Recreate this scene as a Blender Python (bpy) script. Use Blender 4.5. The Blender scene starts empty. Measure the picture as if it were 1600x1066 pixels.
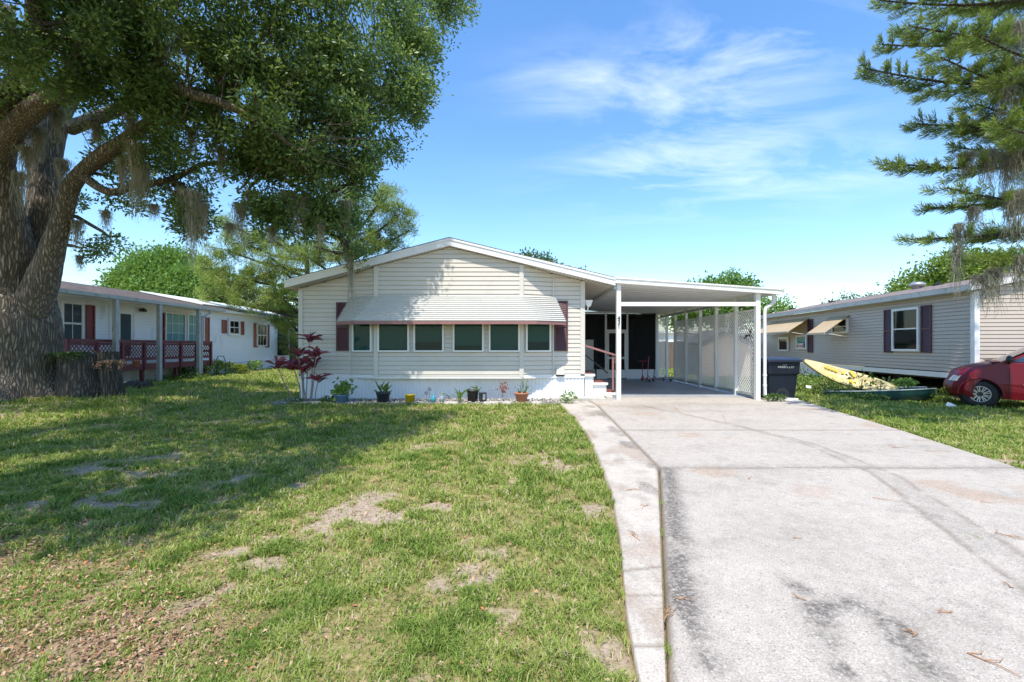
import bpy, math, random
import numpy as np
from mathutils import Vector, Matrix
R = math.radians
rnd = random.Random(7)
rng = np.random.default_rng(11)
SC = bpy.context.scene
COL = SC.collection
F = 711.0; HZ = 541.0; EYE = 1.4
def P(px, py, D):
    return ((px-800)/F*D, D, EYE-(py-HZ)/F*D)
def XD(px, D): return (px-800)/F*D
def ZD(py, D): return EYE-(py-HZ)/F*D
# ---------------------------------------------------------------- noise
def _h(ix, iy, iz, seed):
    n = (ix.astype(np.int64)*374761393 + iy.astype(np.int64)*668265263 + iz.astype(np.int64)*1440662683 + seed*1274126177) & 0xffffffff
    n = ((n ^ (n >> 13))*1274126177) & 0xffffffff
    n = ((n ^ (n >> 16))*2246822519) & 0xffffffff
    n = n ^ (n >> 15)
    return (n & 0xffffff)/float(0xffffff)
def vnoise(x, y, z=None, seed=0):
    x = np.asarray(x, float); y = np.asarray(y, float)
    z = np.zeros_like(x) if z is None else np.asarray(z, float)
    ix, iy, iz = np.floor(x), np.floor(y), np.floor(z)
    fx, fy, fz = x-ix, y-iy, z-iz
    fx, fy, fz = [t*t*(3-2*t) for t in (fx, fy, fz)]
    r = 0
    for a in (0, 1):
        for b in (0, 1):
            for c in (0, 1):
                w = (fx if a else 1-fx)*(fy if b else 1-fy)*(fz if c else 1-fz)
                r = r + w*_h(ix+a, iy+b, iz+c, seed)
    return r
def fbm(x, y, z=None, seed=0, oct=4):
    s = 0; a = .5; t = 0
    zz = np.zeros_like(np.asarray(x, float)) if z is None else z
    for k in range(oct):
        s = s + a*vnoise(np.asarray(x)*2**k, np.asarray(y)*2**k, np.asarray(zz)*2**k, seed+k*17); t += a; a *= .5
    return s/t
def sstep(a, b, v):
    t = np.clip((np.asarray(v, float)-a)/(b-a), 0, 1); return t*t*(3-2*t)
def segd(x, y, pts):
    d = np.full(np.shape(x), 1e9)
    for (ax, ay), (bx, by) in zip(pts[:-1], pts[1:]):
        dx, dy = bx-ax, by-ay
        t = np.clip(((x-ax)*dx+(y-ay)*dy)/(dx*dx+dy*dy), 0, 1)
        d = np.minimum(d, np.hypot(x-ax-t*dx, y-ay-t*dy))
    return d
def ground_h(x, y):
    x = np.asarray(x, float); y = np.asarray(y, float)
    g = -.012 + .11*sstep(6.5, 11, -x)*sstep(6, 12, y) - .14*sstep(8.2, 10.5, x)*(1-sstep(14, 18, y))
    g = g + .22*np.exp(-((x+11.6)**2+(y-10.6)**2)/4.5)
    return g
def gh(x, y): return float(ground_h(np.array([x]), np.array([y]))[0])
# ---------------------------------------------------------------- objects
ORG = {}
def tag(o, label=None, cat=None, group=None, kind=None):
    if label: o['label'] = label
    if cat: o['category'] = cat
    if group: o['group'] = group
    if kind: o['kind'] = kind
    return o
def thing(name, label, cat, loc=(0, 0, 0), group=None):
    o = bpy.data.objects.new(name, None); COL.objects.link(o)
    o.location = loc; o.empty_display_size = .1
    ORG[o] = Vector(loc)
    return tag(o, label, cat, group)
def link(name, me, mat, parent=None, label=None):
    o = bpy.data.objects.new(name, me); COL.objects.link(o)
    if mat is not None:
        me.materials.append(mat)
    if parent is not None:
        org = ORG[parent]; me.transform(Matrix.Translation(-org))
        o.parent = parent; ORG[o] = org
    else: ORG[o] = Vector((0, 0, 0))
    if label: o['label'] = label
    return o
def copytree(o, parent=None):
    c = o.copy(); COL.objects.link(c)
    if parent is not None: c.parent = parent
    for ch in list(o.children): copytree(ch, c)
    return c
class MB:
    def __init__(s, T=None): s.v = []; s.f = []; s.T = T; s.sm = []
    def add(s, vs, fs, smooth=False):
        b = len(s.v)
        if s.T is not None: vs = [s.T @ Vector(v) for v in vs]
        s.v += [tuple(v) for v in vs]
        fl = s.T is not None and s.T.to_3x3().determinant() < 0
        for f in fs: s.f.append(tuple(b+i for i in (f[::-1] if fl else f))); s.sm.append(smooth)
    def box(s, x0, x1, y0, y1, z0, z1):
        s.add([(x0,y0,z0),(x1,y0,z0),(x1,y1,z0),(x0,y1,z0),(x0,y0,z1),(x1,y0,z1),(x1,y1,z1),(x0,y1,z1)],
              [(0,3,2,1),(4,5,6,7),(0,1,5,4),(1,2,6,5),(2,3,7,6),(3,0,4,7)]); return s
    def bar(s, a, b, w, t, up=(0, 0, 1)):
        a = Vector(a); b = Vector(b); d = (b-a).normalized(); up = Vector(up)
        if abs(d.dot(up)) > .98: up = Vector((0, 1, 0))
        x = d.cross(up).normalized()*w/2; z = x.cross(d).normalized()*t/2
        vs = [p+i*x+j*z for p in (a, b) for i, j in ((-1,-1),(1,-1),(1,1),(-1,1))]
        s.add(vs, [(3,2,1,0),(4,5,6,7),(0,1,5,4),(1,2,6,5),(2,3,7,6),(3,0,4,7)]); return s
    def tube(s, pts, rad, seg=8, caps=True, smooth=True):
        pts = [Vector(p) for p in pts]; n = len(pts)
        if not hasattr(rad, '__len__'): rad = [rad]*n
        d0 = (pts[1]-pts[0]).normalized()
        ref = Vector((0, 0, 1)) if abs(d0.z) < .9 else Vector((1, 0, 0))
        x = d0.cross(ref).normalized(); vs = []
        for i, p in enumerate(pts):
            d = (pts[min(i+1, n-1)]-pts[max(i-1, 0)]).normalized()
            x = (x-d*x.dot(d)).normalized(); y = d.cross(x)
            for k in range(seg):
                a = 2*math.pi*k/seg
                vs.append(p+(x*math.cos(a)+y*math.sin(a))*rad[i])
        fs = [(i*seg+k, i*seg+(k+1) % seg, (i+1)*seg+(k+1) % seg, (i+1)*seg+k) for i in range(n-1) for k in range(seg)]
        s.add(vs, fs, smooth)
        if caps:
            s.add(vs[:seg][::-1], [tuple(range(seg))]); s.add(vs[-seg:], [tuple(range(seg))])
        return s
    def lathe(s, c, prof, seg=20, smooth=True):
        c = Vector(c); vs = []
        for r, z in prof:
            for k in range(seg):
                a = 2*math.pi*k/seg; vs.append((c.x+r*math.cos(a), c.y+r*math.sin(a), c.z+z))
        n = len(prof)
        s.add(vs, [(i*seg+k, i*seg+(k+1) % seg, (i+1)*seg+(k+1) % seg, (i+1)*seg+k) for i in range(n-1) for k in range(seg)], smooth)
        return s
    def poly(s, pts, thick=None):
        pts = [Vector(p) for p in pts]; n = len(pts)
        if thick is None: s.add(pts, [tuple(range(n))]); return s
        t = Vector(thick)
        vs = pts+[p+t for p in pts]
        s.add(vs, [tuple(range(n))[::-1], tuple(range(n, 2*n))]+[(i, (i+1) % n, n+(i+1) % n, n+i) for i in range(n)]); return s
    def loft(s, rings, closed=True, caps=True, smooth=True):
        n = len(rings[0]); vs = [v for r in rings for v in r]; fs = []
        m = n if closed else n-1
        for i in range(len(rings)-1):
            for k in range(m): fs.append((i*n+k, i*n+(k+1) % n, (i+1)*n+(k+1) % n, (i+1)*n+k))
        s.add(vs, fs, smooth)
        if caps: s.add(rings[0][::-1], [tuple(range(n))]); s.add(rings[-1], [tuple(range(n))])
        return s
    def ball(s, c, r, seg=10, sq=(1, 1, 1)):
        prof = [(math.sin(math.pi*i/seg), -math.cos(math.pi*i/seg)) for i in range(seg+1)]
        vs = []
        for a, z in prof:
            for k in range(seg*2):
                t = math.pi*k/seg; vs.append((c[0]+r*sq[0]*max(a, .001)*math.cos(t), c[1]+r*sq[1]*max(a, .001)*math.sin(t), c[2]+r*sq[2]*z))
        q = seg*2
        s.add(vs, [(i*q+k, i*q+(k+1) % q, (i+1)*q+(k+1) % q, (i+1)*q+k) for i in range(seg) for k in range(q)], True); return s
    def build(s, name, mat, parent=None, label=None, bevel=0):
        me = bpy.data.meshes.new(name); me.from_pydata(s.v, [], s.f)
        if any(s.sm): me.polygons.foreach_set('use_smooth', s.sm)
        me.update()
        o = link(name, me, mat, parent, label)
        if bevel:
            m = o.modifiers.new('bevel', 'BEVEL'); m.width = bevel; m.segments = 2; m.limit_method = 'ANGLE'; m.angle_limit = R(40)
        return o
def npmesh(name, verts, faces, mat, parent=None, attrs=None, smooth=False, label=None):
    me = bpy.data.meshes.new(name)
    verts = np.asarray(verts, np.float32); faces = np.asarray(faces, np.int32)
    me.vertices.add(len(verts)); me.vertices.foreach_set('co', verts.ravel())
    k = faces.shape[1]
    me.loops.add(faces.size); me.loops.foreach_set('vertex_index', faces.ravel())
    me.polygons.add(len(faces)); me.polygons.foreach_set('loop_start', np.arange(0, faces.size, k, dtype=np.int32))
    if smooth: me.polygons.foreach_set('use_smooth', np.ones(len(faces), bool))
    me.update(calc_edges=True)
    for nm, arr in (attrs or {}).items():
        arr = np.asarray(arr, np.float32)
        if arr.ndim == 1:
            a = me.attributes.new(nm, 'FLOAT', 'POINT'); a.data.foreach_set('value', arr)
        else:
            a = me.attributes.new(nm, 'FLOAT_COLOR', 'POINT'); a.data.foreach_set('color', arr.ravel())
    return link(name, me, mat, parent, label)
def unit(a): return a/np.maximum(np.linalg.norm(a, axis=-1, keepdims=True), 1e-9)
def leafquads(c, d, L, W, tint):
    """diamond leaves: base c, direction d, length L, width W"""
    n = len(c); r = rng.normal(size=(n, 3)); s = unit(np.cross(d, r))
    L = np.broadcast_to(L, (n,))[:, None]; W = np.broadcast_to(W, (n,))[:, None]
    v = np.empty((n, 4, 3))
    v[:, 0] = c; v[:, 1] = c+d*L*.5+s*W/2; v[:, 2] = c+d*L; v[:, 3] = c+d*L*.5-s*W/2
    return v.reshape(-1, 3), np.arange(n*4).reshape(n, 4), np.repeat(tint, 4)
def sprays(cen, n, rad, L, W, flat=.75, tintc=None, outward=None):
    """leaf clusters: n leaves about each centre"""
    m = len(cen); c = np.repeat(cen, n, axis=0)
    off = rng.normal(size=(m*n, 3))*rad/1.6; off[:, 2] *= flat
    d = unit(off+rng.normal(size=(m*n, 3))*rad*.6+np.array([0, 0, rad*.15]))
    if tintc is None: tintc = rng.random(m)
    t = np.clip(np.repeat(tintc, n)*.65+rng.random(m*n)*.35, 0, 1)
    l = L*(.7+.6*rng.random(m*n))
    return leafquads(c+off, d, l, l*W/L, t)
def cat(parts):
    vs, fs, ts = [], [], []; b = 0
    for v, f, t in parts: vs.append(v); fs.append(f+b); ts.append(t); b += len(v)
    return np.concatenate(vs), np.concatenate(fs), np.concatenate(ts)
# ---------------------------------------------------------------- materials
def newmat(name):
    m = bpy.data.materials.new(name); m.use_nodes = True
    nt = m.node_tree; b = nt.nodes['Principled BSDF']
    return m, nt, b
def N(nt, typ, **kw):
    n = nt.nodes.new(typ)
    for k, v in kw.items():
        if k.startswith('_'): setattr(n, k[1:], v)
        else: n.inputs[k.replace('__', ' ')].default_value = v
    return n
def ramp(nt, stops, fac=None):
    n = nt.nodes.new('ShaderNodeValToRGB'); e = n.color_ramp.elements
    while len(e) > 1: e.remove(e[0])
    e[0].position = stops[0][0]; e[0].color = (*stops[0][1], 1)
    for p, c in stops[1:]:
        x = e.new(p); x.color = (*c, 1)
    if fac is not None: nt.links.new(fac, n.inputs[0])
    return n
def mixc(nt, fac, a, b, mode='MIX'):
    n = nt.nodes.new('ShaderNodeMix'); n.data_type = 'RGBA'; n.blend_type = mode
    for i, v in ((0, fac), (6, a), (7, b)):
        if hasattr(v, 'node'): nt.links.new(v, n.inputs[i])
        elif i == 0: n.inputs[0].default_value = v
        else: n.inputs[i].default_value = (*v, 1)
    return n.outputs[2]
def noise(nt, scale, detail=4, rough=.55, dist=0, stretch=None, vec='Object'):
    tc = nt.nodes.new('ShaderNodeTexCoord'); n = N(nt, 'ShaderNodeTexNoise', Scale=scale, Detail=detail, Roughness=rough, Distortion=dist)
    src = tc.outputs[vec]
    if stretch:
        mp = nt.nodes.new('ShaderNodeMapping'); mp.inputs['Scale'].default_value = stretch
        nt.links.new(src, mp.inputs[0]); src = mp.outputs[0]
    nt.links.new(src, n.inputs['Vector']); return n
def bump(nt, b, h, strength=.3, dist=.01):
    n = N(nt, 'ShaderNodeBump', Strength=strength, Distance=dist); nt.links.new(h, n.inputs['Height']); nt.links.new(n.outputs[0], b.inputs['Normal']); return n
def paint(name, col, rough=.5, var=.12, scale=3, metal=0, spec=.5, stretch=None, dirt=None, bumps=0, coat=0, fine=60):
    m, nt, b = newmat(name)
    n1 = noise(nt, scale, 5, .6, 0, stretch)
    dark = tuple(c*(1-var) for c in col); lite = tuple(min(1, c*(1+var*.6)) for c in col)
    r = ramp(nt, [(.3, dark), (.55, col), (.75, lite)], n1.outputs['Fac']); out = r.outputs[0]
    if dirt:
        dn = noise(nt, dirt[2], 6, .65, .6, dirt[3] if len(dirt) > 3 else None)
        dr = ramp(nt, [(dirt[1], (0, 0, 0)), (dirt[1]+.18, (1, 1, 1))], dn.outputs['Fac'])
        out = mixc(nt, dr.outputs[0], out, dirt[0])
    nt.links.new(out, b.inputs['Base Color'])
    b.inputs['Roughness'].default_value = rough; b.inputs['Metallic'].default_value = metal
    b.inputs['Specular IOR Level'].default_value = spec
    if coat: b.inputs['Coat Weight'].default_value = coat; b.inputs['Coat Roughness'].default_value = .08
    if bumps:
        n2 = noise(nt, fine, 4); bump(nt, b, n2.outputs['Fac'], bumps, .004)
    return m
def leafmat(name, stops, trans=.35, rough=.5, spec=.4):
    m, nt, b = newmat(name)
    a = nt.nodes.new('ShaderNodeAttribute'); a.attribute_name = 'tint'
    r = ramp(nt, stops, a.outputs['Fac'])
    nt.links.new(r.outputs[0], b.inputs['Base Color'])
    b.inputs['Roughness'].default_value = rough; b.inputs['Specular IOR Level'].default_value = spec
    t = nt.nodes.new('ShaderNodeBsdfTranslucent')
    br = mixc(nt, .35, r.outputs[0], (.30, .40, .03)); nt.links.new(br, t.inputs[0])
    mx = nt.nodes.new('ShaderNodeMixShader'); mx.inputs[0].default_value = trans
    nt.links.new(b.outputs[0], mx.inputs[1]); nt.links.new(t.outputs[0], mx.inputs[2])
    nt.links.new(mx.outputs[0], nt.nodes['Material Output'].inputs[0]); return m
def glassmat(name, tint=(.75, .85, .8), trans=.8, rough=.03):
    m, nt, b = newmat(name); nt.nodes.remove(b)
    t = nt.nodes.new('ShaderNodeBsdfTransparent'); t.inputs[0].default_value = (*tint, 1)
    g = nt.nodes.new('ShaderNodeBsdfGlossy'); g.inputs['Roughness'].default_value = rough
    f = nt.nodes.new('ShaderNodeFresnel'); f.inputs[0].default_value = 1.5
    mr = nt.nodes.new('ShaderNodeMath'); mr.operation = 'MULTIPLY_ADD'; nt.links.new(f.outputs[0], mr.inputs[0]); mr.inputs[1].default_value = 1.0-trans; mr.inputs[2].default_value = 0.0
    mx = nt.nodes.new('ShaderNodeMixShader'); nt.links.new(mr.outputs[0], mx.inputs[0])
    nt.links.new(t.outputs[0], mx.inputs[1]); nt.links.new(g.outputs[0], mx.inputs[2])
    nt.links.new(mx.outputs[0], nt.nodes['Material Output'].inputs[0]); return m
def screenmat(name, dens=.6, col=(.02, .022, .025)):
    m, nt, b = newmat(name); b.inputs['Base Color'].default_value = (*col, 1); b.inputs['Roughness'].default_value = .8
    t = nt.nodes.new('ShaderNodeBsdfTransparent'); mx = nt.nodes.new('ShaderNodeMixShader'); mx.inputs[0].default_value = dens
    nt.links.new(t.outputs[0], mx.inputs[1]); nt.links.new(b.outputs[0], mx.inputs[2])
    nt.links.new(mx.outputs[0], nt.nodes['Material Output'].inputs[0]); return m
M = {}
M['siding'] = paint('beige_vinyl', (.615, .57, .50), .45, .06, 1.2, dirt=((.46, .42, .36), .62, 1.6, (1, 1, .35)))
M['trimbeige'] = paint('beige_trim', (.62, .585, .52), .45, .05, 2)
M['white'] = paint('white_paint', (.80, .80, .78), .4, .05, 2, dirt=((.58, .57, .53), .66, 3))
M['fascia'] = paint('white_fascia', (.80, .80, .79), .4, .05, 3, dirt=((.50, .50, .50), .60, 5, (1, 1, 3)))
M['skirt'] = paint('white_skirting', (.80, .81, .83), .45, .06, 2, dirt=((.55, .53, .48), .64, 2.5))
M['greytrim'] = paint('weathered_white_gutter', (.46, .49, .48), .5, .15, 2, dirt=((.22, .26, .18), .54, 4))
M['ceiling'] = paint('white_ceiling_pan', (.72, .73, .73), .5, .05, 2)
M['maroon'] = paint('maroon_shutter', (.095, .036, .044), .5, .12, 5)
M['maroonlight'] = paint('faded_maroon', (.30, .145, .135), .5, .10, 4, dirt=((.40, .25, .22), .62, 5))
M['redbrown'] = paint('red_brown_paint', (.26, .09, .075), .5, .12, 4)
M['deck'] = paint('burgundy_stain', (.14, .022, .034), .55, .22, 4, stretch=(1, 1, 6))
M['brick_shutter'] = paint('brick_red_shutter', (.32, .09, .065), .5, .12, 4)
M['whitesiding'] = paint('white_vinyl', (.88, .885, .89), .45, .05, 1.5, dirt=((.48, .52, .40), .60, 1.3, (1, 1, .35)))
M['greysiding'] = paint('taupe_vinyl', (.53, .45, .375), .45, .05, 1.2, dirt=((.30, .26, .19), .64, 1.0, (1, 1, .6)))
M['glass'] = glassmat('window_glass', (.55, .82, .80), .66)
M['glassdark'] = glassmat('dark_glass', (.40, .46, .46), .2)
M['blind'] = paint('green_grey_blind', (.034, .088, .080), .7, .06, 8)
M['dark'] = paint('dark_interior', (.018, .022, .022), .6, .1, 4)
M['curtain'] = paint('sheer_curtain', (.50, .57, .60), .8, .15, 6, stretch=(1, 6, .3))
M['screen'] = screenmat('charcoal_insect_screen', .62, (.012, .013, .016))
M['black'] = paint('black_plastic', (.02, .02, .022), .45, .1, 6)
M['tan'] = paint('tan_metal_awning', (.50, .375, .215), .5, .08, 2, dirt=((.33, .24, .13), .6, 3))
M['fencewood'] = paint('weathered_wood', (.17, .135, .10), .75, .35, 3, stretch=(6, 6, .6), bumps=.3)
def shingles(name, c1, c2):
    m, nt, b = newmat(name)
    tc = nt.nodes.new('ShaderNodeTexCoord'); br = N(nt, 'ShaderNodeTexBrick', Scale=1.0)
    br.inputs['Color1'].default_value = (*c1, 1); br.inputs['Color2'].default_value = (*c2, 1); br.inputs['Mortar'].default_value = (*[c*.35 for c in c1], 1)
    br.inputs['Brick Width'].default_value = .3; br.inputs['Row Height'].default_value = .14; br.inputs['Mortar Size'].default_value = .012
    mp = nt.nodes.new('ShaderNodeMapping'); mp.inputs['Rotation'].default_value = (0, 0, R(90))
    nt.links.new(tc.outputs['Object'], mp.inputs[0]); nt.links.new(mp.outputs[0], br.inputs['Vector'])
    n = noise(nt, 40, 5); n2 = noise(nt, 1.3, 4)
    c = mixc(nt, .5, br.outputs['Color'], ramp(nt, [(.3, (.5, .5, .5)), (.7, (1.3, 1.3, 1.3))], n.outputs['Fac']).outputs[0], 'MULTIPLY')
    c = mixc(nt, .5, c, ramp(nt, [(.35, (.7, .7, .7)), (.65, (1.2, 1.2, 1.2))], n2.outputs['Fac']).outputs[0], 'MULTIPLY')
    nt.links.new(c, b.inputs['Base Color']); b.inputs['Roughness'].default_value = .85
    bump(nt, b, br.outputs['Fac'], -.5, .01); return m
M['shingle_brown'] = shingles('brown_shingles', (.155, .112, .085), (.075, .055, .045))
M['shingle_tan'] = shingles('tan_brown_shingles', (.27, .21, .18), (.21, .16, .135))
M['shingle_grey'] = shingles('grey_shingles', (.18, .18, .175), (.12, .12, .12))
def barkmat(name, c1, c2, sc=9, st=.9):
    m, nt, b = newmat(name)
    tc = nt.nodes.new('ShaderNodeTexCoord'); mp = nt.nodes.new('ShaderNodeMapping'); mp.inputs['Scale'].default_value = (1, 1, .11)
    nz = N(nt, 'ShaderNodeTexNoise', Scale=3.0, Detail=3.0)
    add = nt.nodes.new('ShaderNodeVectorMath'); add.operation = 'MULTIPLY_ADD'; add.inputs[1].default_value = (.09, .09, .09)
    nt.links.new(tc.outputs['Object'], nz.inputs['Vector']); nt.links.new(nz.outputs['Color'], add.inputs[0]); nt.links.new(tc.outputs['Object'], add.inputs[2])
    nt.links.new(add.outputs[0], mp.inputs[0])
    v = N(nt, 'ShaderNodeTexVoronoi', Scale=sc); v.feature = 'DISTANCE_TO_EDGE'; nt.links.new(mp.outputs[0], v.inputs['Vector'])
    n = noise(nt, 30, 6, .65); n3 = noise(nt, 1.2, 3)
    col = ramp(nt, [(0, tuple(c*.5 for c in c1)), (.14, c1), (.35, c2)], v.outputs['Distance'])
    c = mixc(nt, .55, col.outputs[0], ramp(nt, [(.3, (.5, .5, .5)), (.7, (1.35, 1.35, 1.35))], n.outputs['Fac']).outputs[0], 'MULTIPLY')
    c = mixc(nt, .6, c, ramp(nt, [(.35, (.7, .72, .66)), (.65, (1.2, 1.2, 1.2))], n3.outputs['Fac']).outputs[0], 'MULTIPLY')
    nt.links.new(c, b.inputs['Base Color']); b.inputs['Roughness'].default_value = .9
    mm = nt.nodes.new('ShaderNodeMath'); mm.operation = 'MULTIPLY_ADD'; nt.links.new(n.outputs['Fac'], mm.inputs[0]); mm.inputs[1].default_value = .25
    mn = nt.nodes.new('ShaderNodeMath'); mn.operation = 'MINIMUM'; mn.inputs[1].default_value = .4; nt.links.new(v.outputs['Distance'], mn.inputs[0]); nt.links.new(mn.outputs[0], mm.inputs[2])
    bump(nt, b, mm.outputs[0], st, .09); return m
M['oakbark'] = barkmat('oak_bark', (.17, .135, .10), (.36, .315, .26), 20, .8)
M['darkbark'] = barkmat('dark_bark', (.07, .06, .05), (.15, .125, .10), 17)
M['oakleaf'] = leafmat('oak_leaves', [(0, (.055, .105, .035)), (.40, (.11, .195, .060)), (.72, (.24, .34, .10)), (1, (.48, .54, .14))], .40, .48, .45)
M['greenleaf'] = leafmat('bright_green_leaves', [(0, (.07, .15, .03)), (.5, (.16, .30, .055)), (1, (.30, .46, .11))], .4)
M['midleaf'] = leafmat('mid_green_leaves', [(0, (.03, .07, .015)), (.6, (.08, .15, .03)), (1, (.17, .25, .05))], .35)
M['limeleaf'] = leafmat('lime_leaves', [(0, (.13, .20, .03)), (.5, (.28, .36, .04)), (1, (.45, .45, .07))], .35)
M['pineleaf'] = leafmat('pine_needles', [(0, (.08, .13, .03)), (.5, (.24, .33, .07)), (1, (.48, .50, .13))], .42, .6)
M['noreleaf'] = leafmat('dark_pine_needles', [(0, (.040, .070, .020)), (.5, (.12, .19, .040)), (.85, (.27, .36, .065)), (1, (.30, .21, .10))], .25, .5)
M['moss'] = leafmat('spanish_moss', [(0, (.22, .205, .16)), (.6, (.42, .39, .32)), (1, (.58, .54, .45))], .3, .9, .1)
M['redleaf'] = leafmat('cordyline_leaves', [(0, (.10, .016, .035)), (.5, (.28, .04, .075)), (1, (.55, .14, .16))], .3)
M['grass'] = leafmat('grass_blades', [(0, (.12, .21, .036)), (.4, (.28, .37, .075)), (.70, (.42, .46, .13)), (.84, (.56, .48, .25)), (1, (.66, .52, .36))], .40, .6, .2)
M['litter'] = leafmat('dry_leaves', [(0, (.17, .09, .05)), (.5, (.36, .215, .13)), (.85, (.54, .39, .27)), (1, (.52, .19, .07))], .05, .7, .2)
# ================================================================ driveway outline (world metres)
LY = np.array([.2, 1.9, 5.16, 10.6, 12.3]); LX = np.array([.12, .65, 1.67, 2.0, 1.93])          # slab left edge
WY = np.array([.2, 1.9, 2.4, 3.2, 4.37, 6.7, 9.0, 10.2, 11.6]); WX = np.array([.46, .53, .60, .76, .95, 1.16, 1.22, 1.18, 1.14])   # walkway left edge
RY = np.array([.2, 5.1, 7.5, 12.3]); RX = np.array([4.6, 5.75, 6.42, 7.55])
def Lx(y): return np.interp(y, LY, LX)
def Wx(y): return np.minimum(np.interp(y, WY, WX), Lx(y)-.02)
def Rx(y): return np.interp(y, RY, RX)
def axis(*segs):
    out = []
    for a, b, s in segs: out += list(np.arange(a, b, s))
    out.append(segs[-1][1]); return np.array(out)
def bareness(x, y):
    """sandy / worn patches in the lawn"""
    x = np.asarray(x, float); y = np.asarray(y, float)
    b = sstep(.50, .70, fbm(x*1.5+3, y*1.3, seed=5, oct=5))*.38
    for cx, cy, rx, ry, w in ((-1.05, 3.75, .62, .75, 1.1), (-1.75, 3.0, .5, .6, .8), (-.45, 4.0, .35, .5, .8), (-.25, 2.9, .35, .5, .6), (-1.4, 6.6, .9, .35, .7), (-.2, 2.45, .25, .3, .6),
                              (-4.3, 5.1, 1.0, .28, .9), (-3.9, 4.1, 1.2, .25, .7), (-1.2, 2.35, .35, .3, .4), (-5.6, 4.0, .8, .3, .6), (.1, 5.8, .45, .25, .8), (-.9, 10.2, 1.2, .35, .5), (-10.5, 8.9, 2.6, .7, .9), (12.5, 6.8, 1.3, .5, .8), (10.8, 8.4, 1.2, .3, .6)):
        q = ((x-cx)/rx)**2+((y-cy)/ry)**2
        b = b+.68*w*np.exp(-q)*sstep(.34, .62, fbm(x*4.5, y*4.5, seed=9, oct=4))
    edge = np.exp(-((Wx(y)-x)/.07)**2)*(y < 11)*.0
    n_ = (fbm(x*12, y*12, seed=15, oct=3)-.5)*.8+(fbm(x*4.2, y*4.2, seed=16, oct=3)-.5)*1.5
    return np.clip(sstep(.30, .68, b*.85+n_)*np.minimum(.92, .40+b), 0, 1)
def litterness(x, y):
    x = np.asarray(x, float); y = np.asarray(y, float)
    w = 1.1*np.exp(-(((x+2.75)/.95)**2+((y-2.3)/.42)**2)) + .8*np.exp(-(((x+3.9)/1.3)**2+((y-3.05)/.45)**2)) + .55*np.exp(-(((x+1.8)/.55)**2+((y-2.1)/.3)**2))
    return np.clip(w*(.3+1.25*fbm(x*2.2, y*2.2, seed=31, oct=4)), 0, 1)
def lawnmat():
    m, nt, b = newmat('lawn_soil')
    a = nt.nodes.new('ShaderNodeAttribute'); a.attribute_name = 'cover'
    s = nt.nodes.new('ShaderNodeSeparateColor'); nt.links.new(a.outputs['Color'], s.inputs[0])
    n = noise(nt, 26, 6, .7); n2 = noise(nt, 90, 4, .7); n3 = noise(nt, 3.2, 5, .6)
    gr = ramp(nt, [(.30, (.14, .13, .045)), (.5, (.27, .235, .095)), (.66, (.44, .32, .20))], n.outputs['Fac']).outputs[0]
    gr = mixc(nt, .55, gr, ramp(nt, [(.35, (.75, .8, .7)), (.65, (1.25, 1.2, 1.1))], n3.outputs['Fac']).outputs[0], 'MULTIPLY')
    so = ramp(nt, [(.30, (.26, .185, .13)), (.5, (.43, .335, .26)), (.7, (.58, .48, .40))], n.outputs['Fac']).outputs[0]
    so = mixc(nt, .5, so, ramp(nt, [(.35, (.6, .6, .6)), (.65, (1.25, 1.25, 1.25))], n2.outputs['Fac']).outputs[0], 'MULTIPLY')
    li = ramp(nt, [(.30, (.15, .10, .06)), (.5, (.29, .20, .125)), (.7, (.45, .33, .23))], n2.outputs['Fac']).outputs[0]
    c = mixc(nt, s.outputs[0], gr, so); c = mixc(nt, s.outputs[1], c, li)
    nt.links.new(c, b.inputs['Base Color']); b.inputs['Roughness'].default_value = .95; b.inputs['Specular IOR Level'].default_value = .1
    bump(nt, b, n2.outputs['Fac'], .7, .02); return m
def make_ground():
    xs = axis((-420, -60, 60), (-60, -18, 3), (-18, -7, .25), (-7, 2.2, .038), (2.2, 3, .1), (3, 16, .25), (16, 60, 4), (60, 420, 60))
    ys = axis((-60, -4, 8), (-4, 1.2, .4), (1.2, 6.5, .038), (6.5, 8, .06), (8, 14, .12), (14, 34, .5), (34, 90, 6), (90, 600, 60))
    X, Y = np.meshgrid(xs, ys); Z = ground_h(X, Y)
    near = (np.abs(X) < 18) & (Y < 30)
    Z = Z+np.where(near, (fbm(X*2.5, Y*2.5, seed=3, oct=3)-.5)*.03, 0)
    # stays under the concrete
    und = (X > Wx(Y)-.01) & (X < Rx(Y)+.01) & (Y < 12.4)
    Z = np.where(und, -.06, Z)
    und2 = (X > -5.7) & (X < 6.6) & (Y > 11.9) & (Y < 28); Z = np.where(und2, -.06, Z)
    ba = bareness(X, Y); li = litterness(X, Y)
    colr = np.stack([ba, li, ba*0, ba*0+1], -1).reshape(-1, 4)
    nx = len(xs); ny = len(ys)
    i = np.arange(nx-1)[None, :]+np.arange(ny-1)[:, None]*nx; i = i.ravel()
    o = npmesh('lawn', np.stack([X, Y, Z], -1).reshape(-1, 3), np.stack([i, i+1, i+nx+1, i+nx], -1), lawnmat(), attrs={'cover': colr}, smooth=True)
    tag(o, 'patchy green front lawn with bare sandy spots', 'lawn', kind='structure')
make_ground()
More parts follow.
